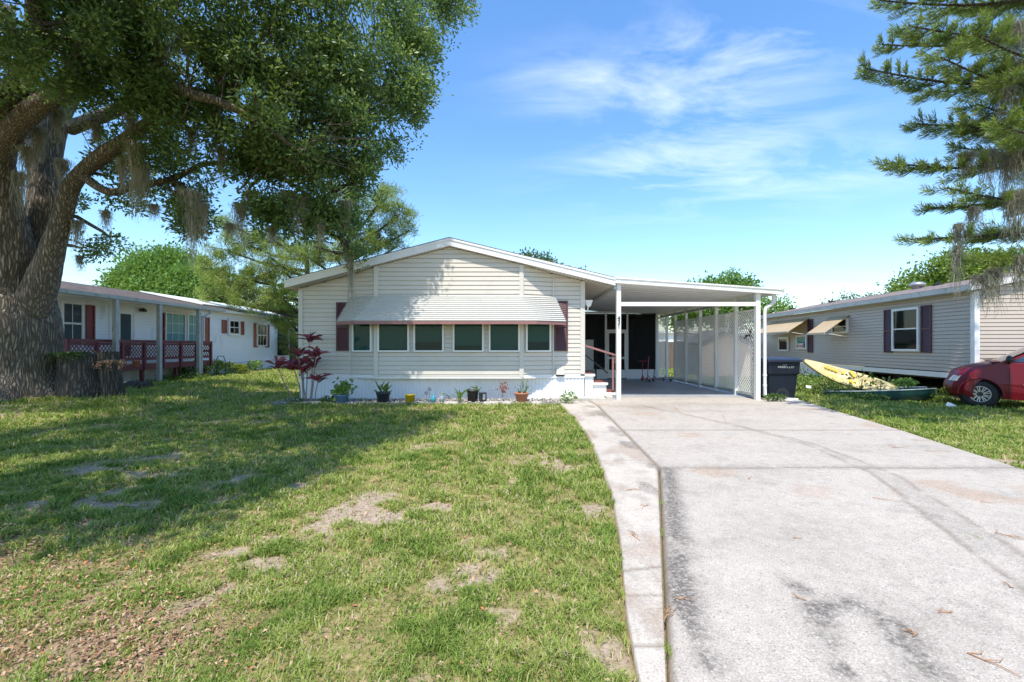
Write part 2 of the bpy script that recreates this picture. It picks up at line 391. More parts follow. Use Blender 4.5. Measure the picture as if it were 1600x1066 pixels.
# ---------------------------------------------------------------- concrete
def concretemat(name, base, agg=1.0, yellow=0):
    m, nt, b = newmat(name)
    a = nt.nodes.new('ShaderNodeAttribute'); a.attribute_name = 'wear'
    s = nt.nodes.new('ShaderNodeSeparateColor'); nt.links.new(a.outputs['Color'], s.inputs[0])
    tc = nt.nodes.new('ShaderNodeTexCoord')
    wn = N(nt, 'ShaderNodeTexNoise', Scale=60.0, Detail=2.0); nt.links.new(tc.outputs['Object'], wn.inputs['Vector']); wa = nt.nodes.new('ShaderNodeVectorMath'); wa.operation = 'MULTIPLY_ADD'; wa.inputs[1].default_value = (.018, .018, .018); nt.links.new(wn.outputs['Color'], wa.inputs[0]); nt.links.new(tc.outputs['Object'], wa.inputs[2])
    v = N(nt, 'ShaderNodeTexVoronoi', Scale=58.0, Randomness=1.0); nt.links.new(wa.outputs[0], v.inputs['Vector'])
    vd = N(nt, 'ShaderNodeTexVoronoi', Scale=34.0, Randomness=1.0); nt.links.new(tc.outputs['Object'], vd.inputs['Vector'])
    n1 = noise(nt, 1.1, 6, .65); n2 = noise(nt, 9, 6, .7); n3 = noise(nt, 120, 3, .6)
    c = ramp(nt, [(.28, tuple(x*.88 for x in base)), (.5, base), (.72, tuple(min(1, x*1.06) for x in base))], n1.outputs['Fac']).outputs[0]
    c = mixc(nt, .45, c, ramp(nt, [(.30, (.66, .65, .64)), (.65, (1.12, 1.12, 1.12))], n2.outputs['Fac']).outputs[0], 'MULTIPLY')
    c = mixc(nt, .9*agg, c, ramp(nt, [(.36, (.70, .69, .68)), (.62, (1.18, 1.18, 1.18))], n3.outputs['Fac']).outputs[0], 'MULTIPLY')
    # shell aggregate: pale chips and dark pits
    sc = nt.nodes.new('ShaderNodeSeparateColor'); nt.links.new(v.outputs['Color'], sc.inputs[0])
    chips = ramp(nt, [(.66, (0, 0, 0)), (.90, (1, 1, 1))], sc.outputs[0]).outputs[0]
    pits = ramp(nt, [(.16, (1, 1, 1)), (.24, (0, 0, 0))], sc.outputs[1]).outputs[0]
    near = ramp(nt, [(.30, (1, 1, 1)), (.46, (0, 0, 0))], v.outputs['Distance']).outputs[0]
    cm = mixc(nt, 1, chips, near, 'MULTIPLY'); pm = mixc(nt, 1, pits, near, 'MULTIPLY')
    st = mixc(nt, 1, (1, 1, 1), (1, 1, 1))
    gm = nt.nodes.new('ShaderNodeMath'); gm.operation = 'MULTIPLY'; gm.use_clamp = True; nt.links.new(s.outputs[0], gm.inputs[0]); gs = nt.nodes.new('ShaderNodeSeparateColor'); n4 = noise(nt, 38, 6, .75); nt.links.new(ramp(nt, [(.36, (.25, .25, .25)), (.60, (1.5, 1.5, 1.5))], n4.outputs['Fac']).outputs[0], gs.inputs[0]); nt.links.new(gs.outputs[0], gm.inputs[1])
    dk = mixc(nt, gm.outputs[0], c, tuple(x*.30 for x in base))
    dk = mixc(nt, s.outputs[1], dk, (.20, .165, .125))
    dk = mixc(nt, s.outputs[2], dk, (.36, .21, .11))
    f1 = nt.nodes.new('ShaderNodeMath'); f1.operation = 'MULTIPLY'; nt.links.new(cm, f1.inputs[0]); f1.inputs[1].default_value = .40*agg
    f2 = nt.nodes.new('ShaderNodeMath'); f2.operation = 'MULTIPLY'; nt.links.new(pm, f2.inputs[0]); f2.inputs[1].default_value = .55*agg
    dk = mixc(nt, f2.outputs[0], dk, (.17, .155, .145)); dk = mixc(nt, f1.outputs[0], dk, (.62, .60, .57))
    nt.links.new(dk, b.inputs['Base Color']); b.inputs['Roughness'].default_value = .85; b.inputs['Specular IOR Level'].default_value = .25
    bump(nt, b, n3.outputs['Fac'], .5, .006); return m
def strip(name, ylo, yhi, lf, rf, dy, nc, ztop, wear, mat):
    ys = np.arange(ylo, yhi+dy*.5, dy); t = np.linspace(0, 1, nc)
    X = lf(ys)[:, None]*(1-t)+rf(ys)[:, None]*t; Y = np.repeat(ys[:, None], nc, 1)
    W = wear(X, Y)
    Z = ztop-.012*W[..., 1]*(W[..., 1] > .5)+(fbm(X*.8, Y*.8, seed=12, oct=3)-.5)*.006
    Z[:, 0] -= .07; Z[:, -1] -= .07
    nx = nc; i = (np.arange(nx-1)[None, :]+np.arange(len(ys)-1)[:, None]*nx).ravel()
    o = npmesh(name, np.stack([X, Y, Z], -1).reshape(-1, 3), np.stack([i, i+1, i+nx+1, i+nx], -1), mat, attrs={'wear': W.reshape(-1, 4)}, smooth=True)
    return o
def drive_wear(X, Y):
    nz = fbm(X*7, Y*7, seed=41, oct=4); nb = fbm(X*1.6, Y*1.6, seed=43, oct=4)
    jit = (fbm(X*3, Y*3, seed=44)-.5)*.07
    band = segd(X, Y, [(2.6, 1.2), (3.12, 2.77), (3.50, 3.66), (4.02, 4.93), (4.22, 6.46), (3.95, 7.78), (3.47, 9.3), (3.0, 10.6)])
    wide = np.interp(Y, [1, 5, 7, 10], [.19, .10, .06, .03])
    b1 = np.exp(-((band-wide+jit)/.026)**2)*.6*sstep(.3, .6, nz+.10)
    b2 = (band < wide)*.22*nz*1.4
    j1 = np.exp(-((Y-5.18+.012*np.sin(X*3))/.022)**2)*.8; j2 = np.exp(-((Y-7.5)/.035)**2)*.8; j1b = np.exp(-((Y-5.18)/.11)**2)*.30*(nz > .3)
    ed = np.exp(-((X-Lx(Y))/.030)**2)*.8
    edb = np.exp(-((X-Lx(Y)-.10)/.10)**2)*.85*sstep(.36, .58, fbm(X*5.2, Y*1.6, seed=61)+.10)*(Y < 5.2)
    wp = (fbm(X*6, Y*6, seed=145, oct=3)-.5)*.22; o1 = segd(X+wp, Y+wp*.6, [(1.66, 2.64), (1.56, 2.35), (1.44, 2.0), (1.32, 1.5)]); o2 = segd(X-wp, Y+wp*.5, [(1.72, 2.44), (1.87, 2.42), (1.92, 2.25), (1.80, 2.0), (1.62, 1.6)])
    spk = fbm(X*16, Y*16, seed=141, oct=3); oil = np.clip(np.exp(-(o1/.075)**2)*.8+np.exp(-(o2/.095)**2)*.7, 0, .8)*(.35+.65*sstep(.38, .6, spk))
    oil += np.exp(-(((X-2.55)/.30)**2+((Y-2.3)/.16)**2))*.5*sstep(.4, .6, nz)
    blot = 0
    for cx, cy, rx, ry, w in ((2.7, 10.3, .8, .35, .5), (4.6, 10.9, 1.0, .30, .45), (3.6, 9.7, 1.3, .25, .25), (2.2, 4.6, .5, .35, .22), (1.9, 3.3, .35, .3, .20), (5.2, 6.2, .8, .3, .2)):
        blot = blot+np.exp(-(((X-cx)/rx)**2+((Y-cy)/ry)**2))*w*sstep(.30, .62, nb+.1)
    crk = segd(X, Y, [(4.25, 9.2), (3.9, 8.3), (4.4, 7.6)]); crk2 = segd(X, Y, [(3.4, 11.7), (3.7, 10.4), (3.45, 9.3)])
    blk = sstep(.62, .8, fbm(X*3.5+20, Y*3.5, seed=77, oct=5))*.18
    r = np.clip(.05*nb+oil+edb+blot*.8+blk+b2+j1b, 0, .95)
    g = np.clip(np.maximum.reduce([b1, j1, j2, ed, .6*np.exp(-((crk+jit*.3)/.012)**2), .5*np.exp(-((crk2+jit*.3)/.012)**2)]), 0, 1)
    bl = np.clip(sstep(.66, .8, fbm(X*1.4+9, Y*1.4, seed=90))*.35+np.exp(-(((X-2.7)/.7)**2+((Y-10.2)/.3)**2))*.35*nb, 0, .6)
    return np.stack([r, g, bl, r*0+1], -1)
def walk_wear(X, Y):
    nz = fbm(X*9, Y*9, seed=51, oct=4); nb = fbm(X*2.5, Y*1.4, seed=53)
    jit = (fbm(X*4, Y*4, seed=54)-.5)*.10
    j = 0
    for yy, w in ((5.5, .6), (7.3, .6), (2.53, .55), (2.1, .7), (9.0, .5)): j = np.maximum(j, np.exp(-((Y-yy+jit*.3)/.012)**2)*w)
    j = np.maximum(j, np.exp(-((Y-2.83-(X-.8)*.25+jit)/.012)**2)*.8)
    t = (X-Wx(Y))/(Lx(Y)-Wx(Y))
    blk = sstep(.46, .62, fbm(X*6, Y*2.5, seed=57, oct=5))*.55*sstep(.35, .8, t)*sstep(3.6, 4.6, Y)
    blk = blk+.25*sstep(.55, .7, nb)
    ed = np.exp(-((1-t)/.05)**2)*.7
    return np.stack([np.clip(blk+.05*nz, 0, .8), np.clip(np.maximum(j, ed), 0, 1), np.clip(.25*sstep(.6, .75, nb), 0, 1), nz*0+1], -1)
o = strip('driveway', .3, 12.3, Lx, Rx, .03, 190, .018, drive_wear, concretemat('shell_concrete', (.465, .418, .358)))
tag(o, 'wide pale shell concrete driveway with dark joints and oil stains', 'driveway', kind='structure')
o = strip('walkway', .3, 11.4, Wx, lambda y: Lx(y)-.006, .025, 40, .022, walk_wear, concretemat('old_concrete', (.53, .475, .405), .7))
tag(o, 'narrow cracked concrete walkway strip along the left of the driveway', 'walkway', kind='structure')
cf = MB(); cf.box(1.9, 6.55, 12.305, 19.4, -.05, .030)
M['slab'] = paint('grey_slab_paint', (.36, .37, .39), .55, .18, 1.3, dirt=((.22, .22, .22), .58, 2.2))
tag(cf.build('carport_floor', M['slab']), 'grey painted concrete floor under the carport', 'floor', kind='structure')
# ---------------------------------------------------------------- grass blades
def grassbed():
    n = 1000000
    u = rng.random(n); D = 1.5*(34/1.5)**(u**1.12)
    Xl = -1.22*D-.6; Xr = 1.22*D+.6
    X = Xl+(Xr-Xl)*rng.random(n)
    cl = rng.integers(0, n//7, n)
    jx = rng.normal(size=n//7)*.5
    ok = ~((X > Wx(D)-.012+.03*(vnoise(D*6, D*0, seed=2)-.5)) & (X < Rx(D)+.01) & (D < 12.4))
    ok &= ~((X > -5.75) & (X < 7.0) & (D > 11.0) & (D < 29)); ok &= ~((X < -13.5) & (D > 12)); ok &= ~((X > 12.9+(D-12.9)*.1) & (D > 12.9))
    ok &= np.hypot(X+11.5, D-10.5) > 1.15
    ok &= ~((X > -5.8) & (X < 1.3) & (D > 11.0) & (rng.random(n) < .9))
    ba = bareness(X, D); li = litterness(X, D)
    den = (1-ba)**1.3*(1-.75*li)*(.16+.95*sstep(.36, .60, fbm(X*5.5, D*5.5, seed=71, oct=3)))
    ok &= rng.random(n) < np.maximum(den, .07)
    X = X[ok]; D = D[ok]; ba = ba[ok]; m = len(X)
    print('grass blades', m)
    tuft = fbm(X*3.0, D*3.0, seed=81, oct=3); big = fbm(X*.7, D*.7, seed=82)
    sc = (D/2.4)**.42
    Lh = (.018+.026*rng.random(m))*(.45+1.25*tuft)*sc*(1.15-.5*ba)
    Lh *= 1+.3*sstep(7, 11, D)*((X < -8) | (X > 7.6))
    wd = (.0016+.0016*rng.random(m))*(D/2.4)**.8*1.25
    th = rng.random(m)*2*np.pi; lean = .35+.75*rng.random(m)
    dx, dy = np.cos(th), np.sin(th)
    ph = th+np.pi/2+rng.normal(size=m)*.4; sx, sy = np.cos(ph)*wd, np.sin(ph)*wd
    Z = ground_h(X, D)-.004
    v = np.empty((m, 5, 3))
    v[:, 0] = np.stack([X-sx, D-sy, Z], -1); v[:, 1] = np.stack([X+sx, D+sy, Z], -1)
    mx, my, mz = X+dx*Lh*lean*.4, D+dy*Lh*lean*.4, Z+Lh*.62
    v[:, 2] = np.stack([mx+sx*.8, my+sy*.8, mz], -1); v[:, 3] = np.stack([mx-sx*.8, my-sy*.8, mz], -1)
    v[:, 4] = np.stack([X+dx*Lh*lean*1.15, D+dy*Lh*lean*1.15, Z+Lh*(1.05-.5*lean*.6)], -1)
    b = np.arange(m)*5
    q = np.stack([b, b+1, b+2, b+3], -1); tr = np.stack([b+3, b+2, b+4, b+4], -1)
    f = np.empty((m*2, 4), int); f[0::2] = q; f[1::2] = np.stack([b+3, b+2, b+4, b+4], -1)
    tint = np.clip(.12+.50*rng.random(m)+.35*(big-.5)+.35*ba+.45*(rng.random(m) < .17)-.30*sstep(.56, .66, fbm(X*3.2, D*3.2, seed=83)), 0, 1)
    # quads + degenerate-free triangles: build as two meshes joined through loops
    me = bpy.data.meshes.new('grass')
    me.vertices.add(m*5); me.vertices.foreach_set('co', v.astype(np.float32).ravel())
    li_ = np.concatenate([q, np.stack([b+3, b+2, b+4], -1)], 1).ravel().astype(np.int32)
    me.loops.add(len(li_)); me.loops.foreach_set('vertex_index', li_)
    me.polygons.add(m*2); ls = np.empty((m, 2), np.int32); ls[:, 0] = np.arange(m)*7; ls[:, 1] = np.arange(m)*7+4
    me.polygons.foreach_set('loop_start', ls.ravel()); me.update(calc_edges=True)
    a = me.attributes.new('tint', 'FLOAT', 'POINT'); a.data.foreach_set('value', np.repeat(tint, 5).astype(np.float32))
    tag(link('grass', me, M['grass']), 'short green grass blades over the lawn', 'grass', kind='stuff')
grassbed()
def litter():
    n = 42000
    D = 1.5+rng.random(n)**1.3*3.2; X = -5+rng.random(n)*5.2
    ok = rng.random(n) < np.maximum(litterness(X, D), 0.02)
    X, D = X[ok], D[ok]
    e = 6000; X = np.concatenate([X, -13+rng.random(e)*13.5]); D = np.concatenate([D, 1.6+9*rng.random(e)**1.2])
    k = X < Wx(D)-.05; X, D = X[k], D[k]; m = len(X)
    Z = ground_h(X, D)+.008+.022*rng.random(m)
    d = unit(np.stack([rng.normal(size=m), rng.normal(size=m), rng.normal(size=m)*.30], -1))
    n_ = unit(np.cross(d, np.array([0, 0, 1.])+rng.normal(size=(m, 3))*.3)); L = (.015+.022*rng.random(m))*(D/2.5)**.3
    c = np.stack([X, D, Z], -1); v = np.empty((m, 4, 3))
    v[:, 0] = c; v[:, 1] = c+d*L[:, None]*.5+n_*L[:, None]*.22; v[:, 2] = c+d*L[:, None]; v[:, 3] = c+d*L[:, None]*.5-n_*L[:, None]*.22
    v[:, [1, 3], 2] += .006
    o = npmesh('leaf_litter', v.reshape(-1, 3), np.arange(m*4).reshape(m, 4), M['litter'], attrs={'tint': np.repeat(rng.random(m), 4)})
    tag(o, 'scattered dry brown oak leaves on the lawn', 'leaf litter', kind='stuff')
litter()
# fallen pine sprigs on the concrete
M['twig'] = paint('dry_orange_twig', (.42, .23, .12), .8, .3, 20)
def sprig(px, py, size, ang, br):
    D = F*EYE/(py-HZ); x = XD(px, D)
    z = .0225 if x > Wx(np.array([D]))[0] else gh(x, D)+.05; size *= .75
    t = MB(); r_ = random.Random(int(px*7+py)); a = R(ang); pts = []
    for i in range(5): pts.append((x+math.cos(a)*size*i/4+r_.uniform(-.01, .01), D+math.sin(a)*size*i/4+r_.uniform(-.01, .01), z+r_.uniform(0, .008)))
    t.tube(pts, [.003, .003, .0025, .002, .0015], 5)
    for k in range(br):
        p = Vector(pts[r_.randint(0, 3)]); b = a+r_.choice((-1, 1))*r_.uniform(.4, 1.2); l = size*r_.uniform(.3, .7)
        t.tube([p, p+Vector((math.cos(b)*l*.6, math.sin(b)*l*.6, .006)), p+Vector((math.cos(b+.4)*l, math.sin(b+.4)*l, .0))], [.0025, .002, .0012], 5)
    return tag(t.build('fallen_sprig', M['twig']), 'dry orange pine sprig fallen on the pale driveway concrete', 'twig', 'pine sprigs fallen on the concrete')
for px, py, s, a, b in ((1040, 975, .17, 70, 5), (1052, 942, .10, 0, 3), (1556, 838, .16, -40, 5), (1258, 945, .10, 110, 1), (1430, 1005, .10, 60, 5), (1490, 965, .11, 160, 3), (1514, 1030, .22, -60, 2), (1365, 782, .17, -30, 0), (1240, 846, .09, 0, 0),
                        (1170, 752, .10, 60, 2), (1395, 702, .35, 10, 2), (1425, 690, .3, -20, 0), (1445, 707, .4, -10, 0), (1582, 925, .08, 80, 1), (1530, 708+80, .14, -30, 0)):
    sprig(px, py, s, a, b)
for px, py, s, a, b in ((1000, 850, .2, 110, 4), (1005, 800, .14, 70, 4), (980, 770, .14, 20, 2)):
    tag(sprig(px, py, s, a, b), 'dry orange pine sprig fallen on the narrow cracked walkway', 'twig', 'pine sprigs fallen on the walkway')
# weeds in the joints
def weedtuft(px, py, w):
    D = F*EYE/(py-HZ); x = XD(px, D); n = 130
    c = np.stack([x+rng.normal(size=n)*.012, D+rng.normal(size=n)*w*.8, np.full(n, .010)], -1)
    v, f, t = leafquads(c, unit(np.stack([rng.normal(size=n)*.6, rng.normal(size=n)*.6, np.ones(n)*.8], -1)), .014, .006, .3+.4*rng.random(n))
    return npmesh('joint_weed', v, f, M['grass'], attrs={'tint': t})
for px, py, w, lb in ((1042, 1015, .05, 'bright green moss weed in the walkway joint at the front edge'), (1031, 832, .05, 'small weed tuft in the driveway joint, lower of the two by the walkway'), (1030, 786, .06, 'small weed tuft in the driveway joint, upper of the two by the walkway'), (1526, 843, .03, 'tiny green weed in the diagonal driveway crack')):
    tag(weedtuft(px, py, w), lb, 'weed')
# ================================================================ siding helper
def clip(poly, a, b, c):      # keep a*x+b*z<=c
    out = []
    for i in range(len(poly)):
        p, q = poly[i], poly[(i+1) % len(poly)]
        dp, dq = a*p[0]+b*p[1]-c, a*q[0]+b*q[1]-c
        if dp <= 0: out.append(p)
        if dp*dq < 0: t = dp/(dp-dq); out.append((p[0]+t*(q[0]-p[0]), p[1]+t*(q[1]-p[1])))
    return out
def siding(mb, x0, x1, z0, z1, cuts=(), h=.115, lip=.014, y=0.0, flip=1):
    """lap siding in the local x-z plane facing -y; cuts are half planes a*x+b*z<=c"""
    z = z0; k = 0
    while z < z1-1e-4:
        zt = min(z+h, z1)
        p = [(x0, z), (x1, z), (x1, zt), (x0, zt)]
        for a, b, c in cuts: p = clip(p, a, b, c) if p else p
        if len(p) > 2:
            gr = .017
            p = clip(p, 0, -1, -(z+gr))
            if len(p) < 3: z = zt; continue
            mb.add([(q[0], y-lip*(1-(q[1]-z)/h), q[1]) for q in p], [tuple(range(len(p)))])
            bt_ = sorted(q[0] for q in p if abs(q[1]-z-gr) < 1e-5)
            if len(bt_) > 1:
                a_, b_ = bt_[0], bt_[-1]; yl = y-lip*(1-gr/h)
                mb.add([(a_, y+.022, z+gr), (b_, y+.022, z+gr), (b_, yl, z+gr), (a_, yl, z+gr)], [(0, 1, 2, 3)])
                mb.add([(a_, y+.022, z-.004), (b_, y+.022, z-.004), (b_, y+.022, z+gr), (a_, y+.022, z+gr)], [(0, 1, 2, 3)])
                mb.add([(a_, y+.0, z), (b_, y+.0, z), (b_, y+.022, z-.003), (a_, y+.022, z-.003)], [(0, 1, 2, 3)])
        z = zt; k += 1
    return mb
def frameT(ox, oy, ang):
    return Matrix.Translation((ox, oy, 0)) @ Matrix.Rotation(ang, 4, 'Z')
def window(parent, T, x0, x1, z0, z1, y=0, fw=.045, fmat=None, gl='glass', behind='blind', split=None, muntin=None, strip_=None, depth=.07, label=None):
    """frame > pane, blind"""
    fmat = fmat or M['white']; m = MB(T)
    m.box(x0, x0+fw, y-depth, y, z0, z1); m.box(x1-fw, x1, y-depth, y, z0, z1); m.box(x0+fw, x1-fw, y-depth, y, z1-fw, z1); m.box(x0+fw, x1-fw, y-depth-.01, y, z0, z0+fw)
    if split: zs = z0+(z1-z0)*split; m.box(x0+fw, x1-fw, y-depth+.01, y-.01, zs-.02, zs+.02)
    if muntin:
        nx, nz = muntin
        for i in range(1, nx): xx = x0+fw+(x1-x0-2*fw)*i/nx; m.box(xx-.009, xx+.009, y-depth+.028, y-.02, z0+fw, z1-fw)
        for i in range(1, nz): zz = z0+fw+(z1-z0-2*fw)*i/nz; m.box(x0+fw, x1-fw, y-depth+.029, y-.021, zz-.009, zz+.009)
    fo = m.build('window', fmat, parent, label)
    g = MB(T); g.poly([(x0+fw, y-.035, z0+fw), (x1-fw, y-.035, z0+fw), (x1-fw, y-.035, z1-fw), (x0+fw, y-.035, z1-fw)]); g.build('pane', M[gl], fo)
    b = MB(T); zb = z0+fw+(strip_ or 0); b.poly([(x0+fw, y-.016, zb), (x1-fw, y-.016, zb), (x1-fw, y-.016, z1-fw), (x0+fw, y-.016, z1-fw)]); b.build('blind' if behind != 'curtain' else 'curtain', M[behind], fo)
    if strip_:
        b = MB(T); b.poly([(x0+fw, y-.017, z0+fw), (x1-fw, y-.017, z0+fw), (x1-fw, y-.017, zb), (x0+fw, y-.017, zb)]); b.build('dark_opening', M['dark'], fo)
    return fo
def shutter(parent, T, x0, x1, z0, z1, y, mat, panels=2, louver=True):
    m = MB(T); e = .045
    m.box(x0, x0+e, y-.035, y, z0, z1); m.box(x1-e, x1, y-.035, y, z0, z1)
    zs = [z0+(z1-z0)*i/panels for i in range(panels+1)]
    for i, zz in enumerate(zs):
        a = max(z0, zz-e*.7); b = min(z1, zz+e*.7); m.box(x0+e, x1-e, y-.034, y, a, b)
    if louver:
        n = int((z1-z0)/.05)
        for i in range(n): zz = z0+(z1-z0)*(i+.5)/n; m.add([(x0+e, y-.028, zz-.02), (x1-e, y-.028, zz-.02), (x1-e, y-.010, zz+.022), (x0+e, y-.010, zz+.022)], [(0, 1, 2, 3)])
    m.box(x0+e*.5, x1-e*.5, y-.008, y, z0+.01, z1-.01)
    return m.build('shutter', mat, parent)
# ================================================================ MAIN HOUSE
WY_, BY_, FY_ = 12.0, 11.74, 11.6
I4 = Matrix.Identity(4)
HX0, HX1 = -5.60, 1.90
PK = (-1.60, 4.14); EL = (-5.80, 3.06); ER = (2.64, 3.12)
HD = 27.5
H = thing('mobile_home', 'beige single storey mobile home with low gable and striped awning over its bay window', 'house', (HX0, WY_, 0))
def roofz(x, off=0): return (PK[1]+(x-PK[0])*(PK[1]-EL[1])/(PK[0]-EL[0]) if x < PK[0] else PK[1]-(x-PK[0])*(PK[1]-ER[1])/(ER[0]-PK[0]))-off
sl = (PK[1]-EL[1])/(PK[0]-EL[0]); sr = (PK[1]-ER[1])/(ER[0]-PK[0])
OFF = .19
cutL = (-sl, 1, PK[1]-OFF-sl*PK[0]); cutR = (sr, 1, PK[1]-OFF+sr*PK[0])
w = MB()
bayL0, bayL1 = -4.26, -3.50; bayR0, bayR1 = .245, 1.085
siding(w, HX0+.06, bayL0, .66, 4, (cutL,), y=WY_)
siding(w, bayR1, HX1-.08, .66, 4, (cutR,), y=WY_)
siding(w, bayL1+.0, bayR0, .66, 4.2, (cutL, cutR), y=BY_)
# angled bay cheeks
def cheek(xa, ya, xb, yb):
    L = math.hypot(xb-xa, yb-ya); T = frameT(xa, ya, math.atan2(yb-ya, xb-xa))
    m = MB(T); ca, cb = (roofz(xa, OFF), roofz(xb, OFF)); s_ = (cb-ca)/L
    siding(m, 0, L, .66, 4.2, ((-s_, 1, ca),), y=0); return m, T, L
cl, TL, LL = cheek(bayL0, WY_, bayL1, BY_); cr, TR, LR = cheek(bayR0, BY_, bayR1, WY_)
for m in (cl, cr):
    b = len(w.v); w.v += m.v; w.f += [tuple(i+b for i in f) for f in m.f]; w.sm += m.sm
# side walls + back
for x, s in ((HX0, 1), (HX1, -1)):
    w.add([(x, WY_, .66), (x, HD, .66), (x, HD, roofz(x, OFF)), (x, WY_, roofz(x, OFF))], [(0, 1, 2, 3)])
w.add([(HX0, HD, .66), (HX1, HD, .66), (HX1, HD, roofz(HX1, OFF)), (PK[0], HD, PK[1]-OFF), (HX0, HD, roofz(HX0, OFF))], [(0, 1, 2, 3, 4)])
w.build('siding_wall', M['siding'], H)
t = MB()   # corner trims and bay corner posts
t.box(HX0-.02, HX0+.09, WY_-.03, WY_+.08, .62, roofz(HX0, OFF)); t.box(HX1-.10, HX1+.02, WY_-.03, WY_+.08, .62, roofz(HX1, OFF)-.0)
for x in (bayL1, bayR0): t.box(x-.055, x+.055, BY_-.035, BY_+.03, .60, roofz(x, OFF)-.01)
for x in (bayL0, bayR1): t.box(x-.018, x+.018, WY_-.04, WY_-.0, .64, roofz(x, OFF)-.01)
t.box(bayL1+.05, bayR0-.05, BY_-.028, BY_+.0, .600, .665)
t.build('corner_trim', M['trimbeige'], H)
t = MB()   # ledge over the skirt
t.box(HX0-.01, bayL0, WY_-.03, WY_+.02, .565, .66); t.box(bayR1, HX1+.01, WY_-.03, WY_+.02, .565, .66)
t.poly([(bayL0, WY_-.03, .565), (bayL1, BY_-.03, .565), (bayR0, BY_-.03, .565), (bayR1, WY_-.03, .565), (bayR1, WY_+.01, .565), (bayL0, WY_+.01, .565)][::-1], (0, 0, .034))
t.poly([(bayL0, WY_-.0, .575), (bayL1, BY_, .575), (bayR0, BY_, .575), (bayR1, WY_, .575)][::-1], (0, 0, .084))
t.build('ledge', M['white'], H)
s = MB(); x = HX0
while x < HX1:      # vertical ribbed skirting
    s.add([(x, WY_, 0), (x+.045, WY_, 0), (x+.052, WY_-.014, 0), (x+.088, WY_-.014, 0), (x+.095, WY_, 0), (x, WY_, .565), (x+.045, WY_, .565), (x+.052, WY_-.014, .565), (x+.088, WY_-.014, .565), (x+.095, WY_, .565)],
          [(i, i+1, i+6, i+5) for i in range(4)]); x += .095
s.box(HX0, HX0+.02, WY_+.003, HD, 0, .62); s.box(HX1-.02, HX1, WY_+.003, HD, 0, .62); s.box(HX0, HX1, HD-.02, HD, 0, .62)
s.v = [(min(v[0], HX1), v[1], v[2]-.05 if v[2] < .1 else v[2]) for v in s.v]
s.build('skirting', M['skirt'], H)
# roof
r = MB(); y0, y1 = FY_+.02, HD+.3; th = .10
for a, b in (((EL[0]+.01, EL[1]), PK), (PK, (ER[0]-.02, ER[1]))):
    r.add([(a[0], y0-.03, a[1]+.042), (b[0], y0-.03, b[1]+.042), (b[0], y1, b[1]+.042), (a[0], y1, a[1]+.042), (a[0], y0, a[1]-th), (b[0], y0, b[1]-th), (b[0], y1, b[1]-th), (a[0], y1, a[1]-th)],
          [(0, 1, 2, 3), (7, 6, 5, 4), (4, 5, 1, 0), (6, 7, 3, 2), (7, 4, 0, 3), (5, 6, 2, 1)])
ro = r.build('roof', M['shingle_grey'], H)
fb = MB()
def rake(a, b, y, t, zt, zb):
    fb.add([(a[0], y, a[1]-zb), (b[0], y, b[1]-zb), (b[0], y, b[1]-zt), (a[0], y, a[1]-zt), (a[0], y+t, a[1]-zb), (b[0], y+t, b[1]-zb), (b[0], y+t, b[1]-zt), (a[0], y+t, a[1]-zt)],
           [(0, 1, 2, 3), (7, 6, 5, 4), (3, 2, 6, 7), (1, 0, 4, 5), (0, 3, 7, 4), (2, 1, 5, 6)])
rake(EL, PK, FY_-.012, .03, 0, .175); rake(PK, ER, FY_-.012, .03, 0, .175)
rake((EL[0], EL[1]), PK, FY_-.03, .017, -.015, .035); rake(PK, ER, FY_-.03, .017, -.015, .035)
fb.box(EL[0]-.01, EL[0]+.02, FY_+.02, y1, EL[1]-.16, EL[1]-.002)
fb.build('fascia', M['fascia'], ro)
so = MB()   # ribbed soffit under the gable overhang, and the side eaves
n = 46
for a, b, in ((EL, PK), (PK, ER)):
    for i in range(n):
        u0, u1 = i/n, (i+.86)/n
        p = lambda u: (a[0]+(b[0]-a[0])*u, a[1]+(b[1]-a[1])*u-.178)
        (xa, za), (xb, zb) = p(u0), p(u1); (xc, zc) = p((i+1)/n)
        so.add([(xa, FY_+.018, za), (xb, FY_+.018, zb), (xb, WY_+.02, zb), (xa, WY_+.02, za)], [(0, 1, 2, 3)])
        so.add([(xb, FY_+.018, zb+.012), (xc, FY_+.018, zc+.012), (xc, WY_+.02, zc+.012), (xb, WY_+.02, zb+.012)], [(0, 1, 2, 3)])
for xa_, xb_ in ((HX1, ER[0]-.02), (EL[0]+.01, HX0)): so.poly([(xa_, WY_+.02, roofz(xa_, .178)), (xb_, WY_+.02, roofz(xb_, .178)), (xb_, HD, roofz(xb_, .178)), (xa_, HD, roofz(xa_, .178))], (0, 0, -.01))
so.build('soffit', M['trimbeige'], ro)
gb = MB(); gb.box(ER[0]-.03, ER[0]+.06, FY_+.05, 19.2, 2.86, 2.93); gb.build('eave_beam', M['greytrim'], ro)
# windows
WZ0, WZ1 = ZD(550, BY_), ZD(503, BY_)
for px0, px1, st in ((591, 640, .04), (647, 694, .22), (708, 756, .12), (764, 812, .02)):
    window(H, I4, XD(px0, BY_), XD(px1, BY_), WZ0, WZ1+.10, BY_-.012, .04, strip_=st or None)
window(H, TL, .10, LL-.10, WZ0, WZ1+.10, -.012, .04)
window(H, TR, .10, LR-.09, WZ0, WZ1+.10, -.012, .04, strip_=.22)
shutter(H, I4, XD(526, WY_), bayL0-.02, ZD(548.5, WY_), ZD(472.5, WY_), WY_-.012, M['maroon'])
shutter(H, I4, bayR1+.02, XD(887, WY_), ZD(548.5, WY_), ZD(470.5, WY_), WY_-.012, M['maroon'])
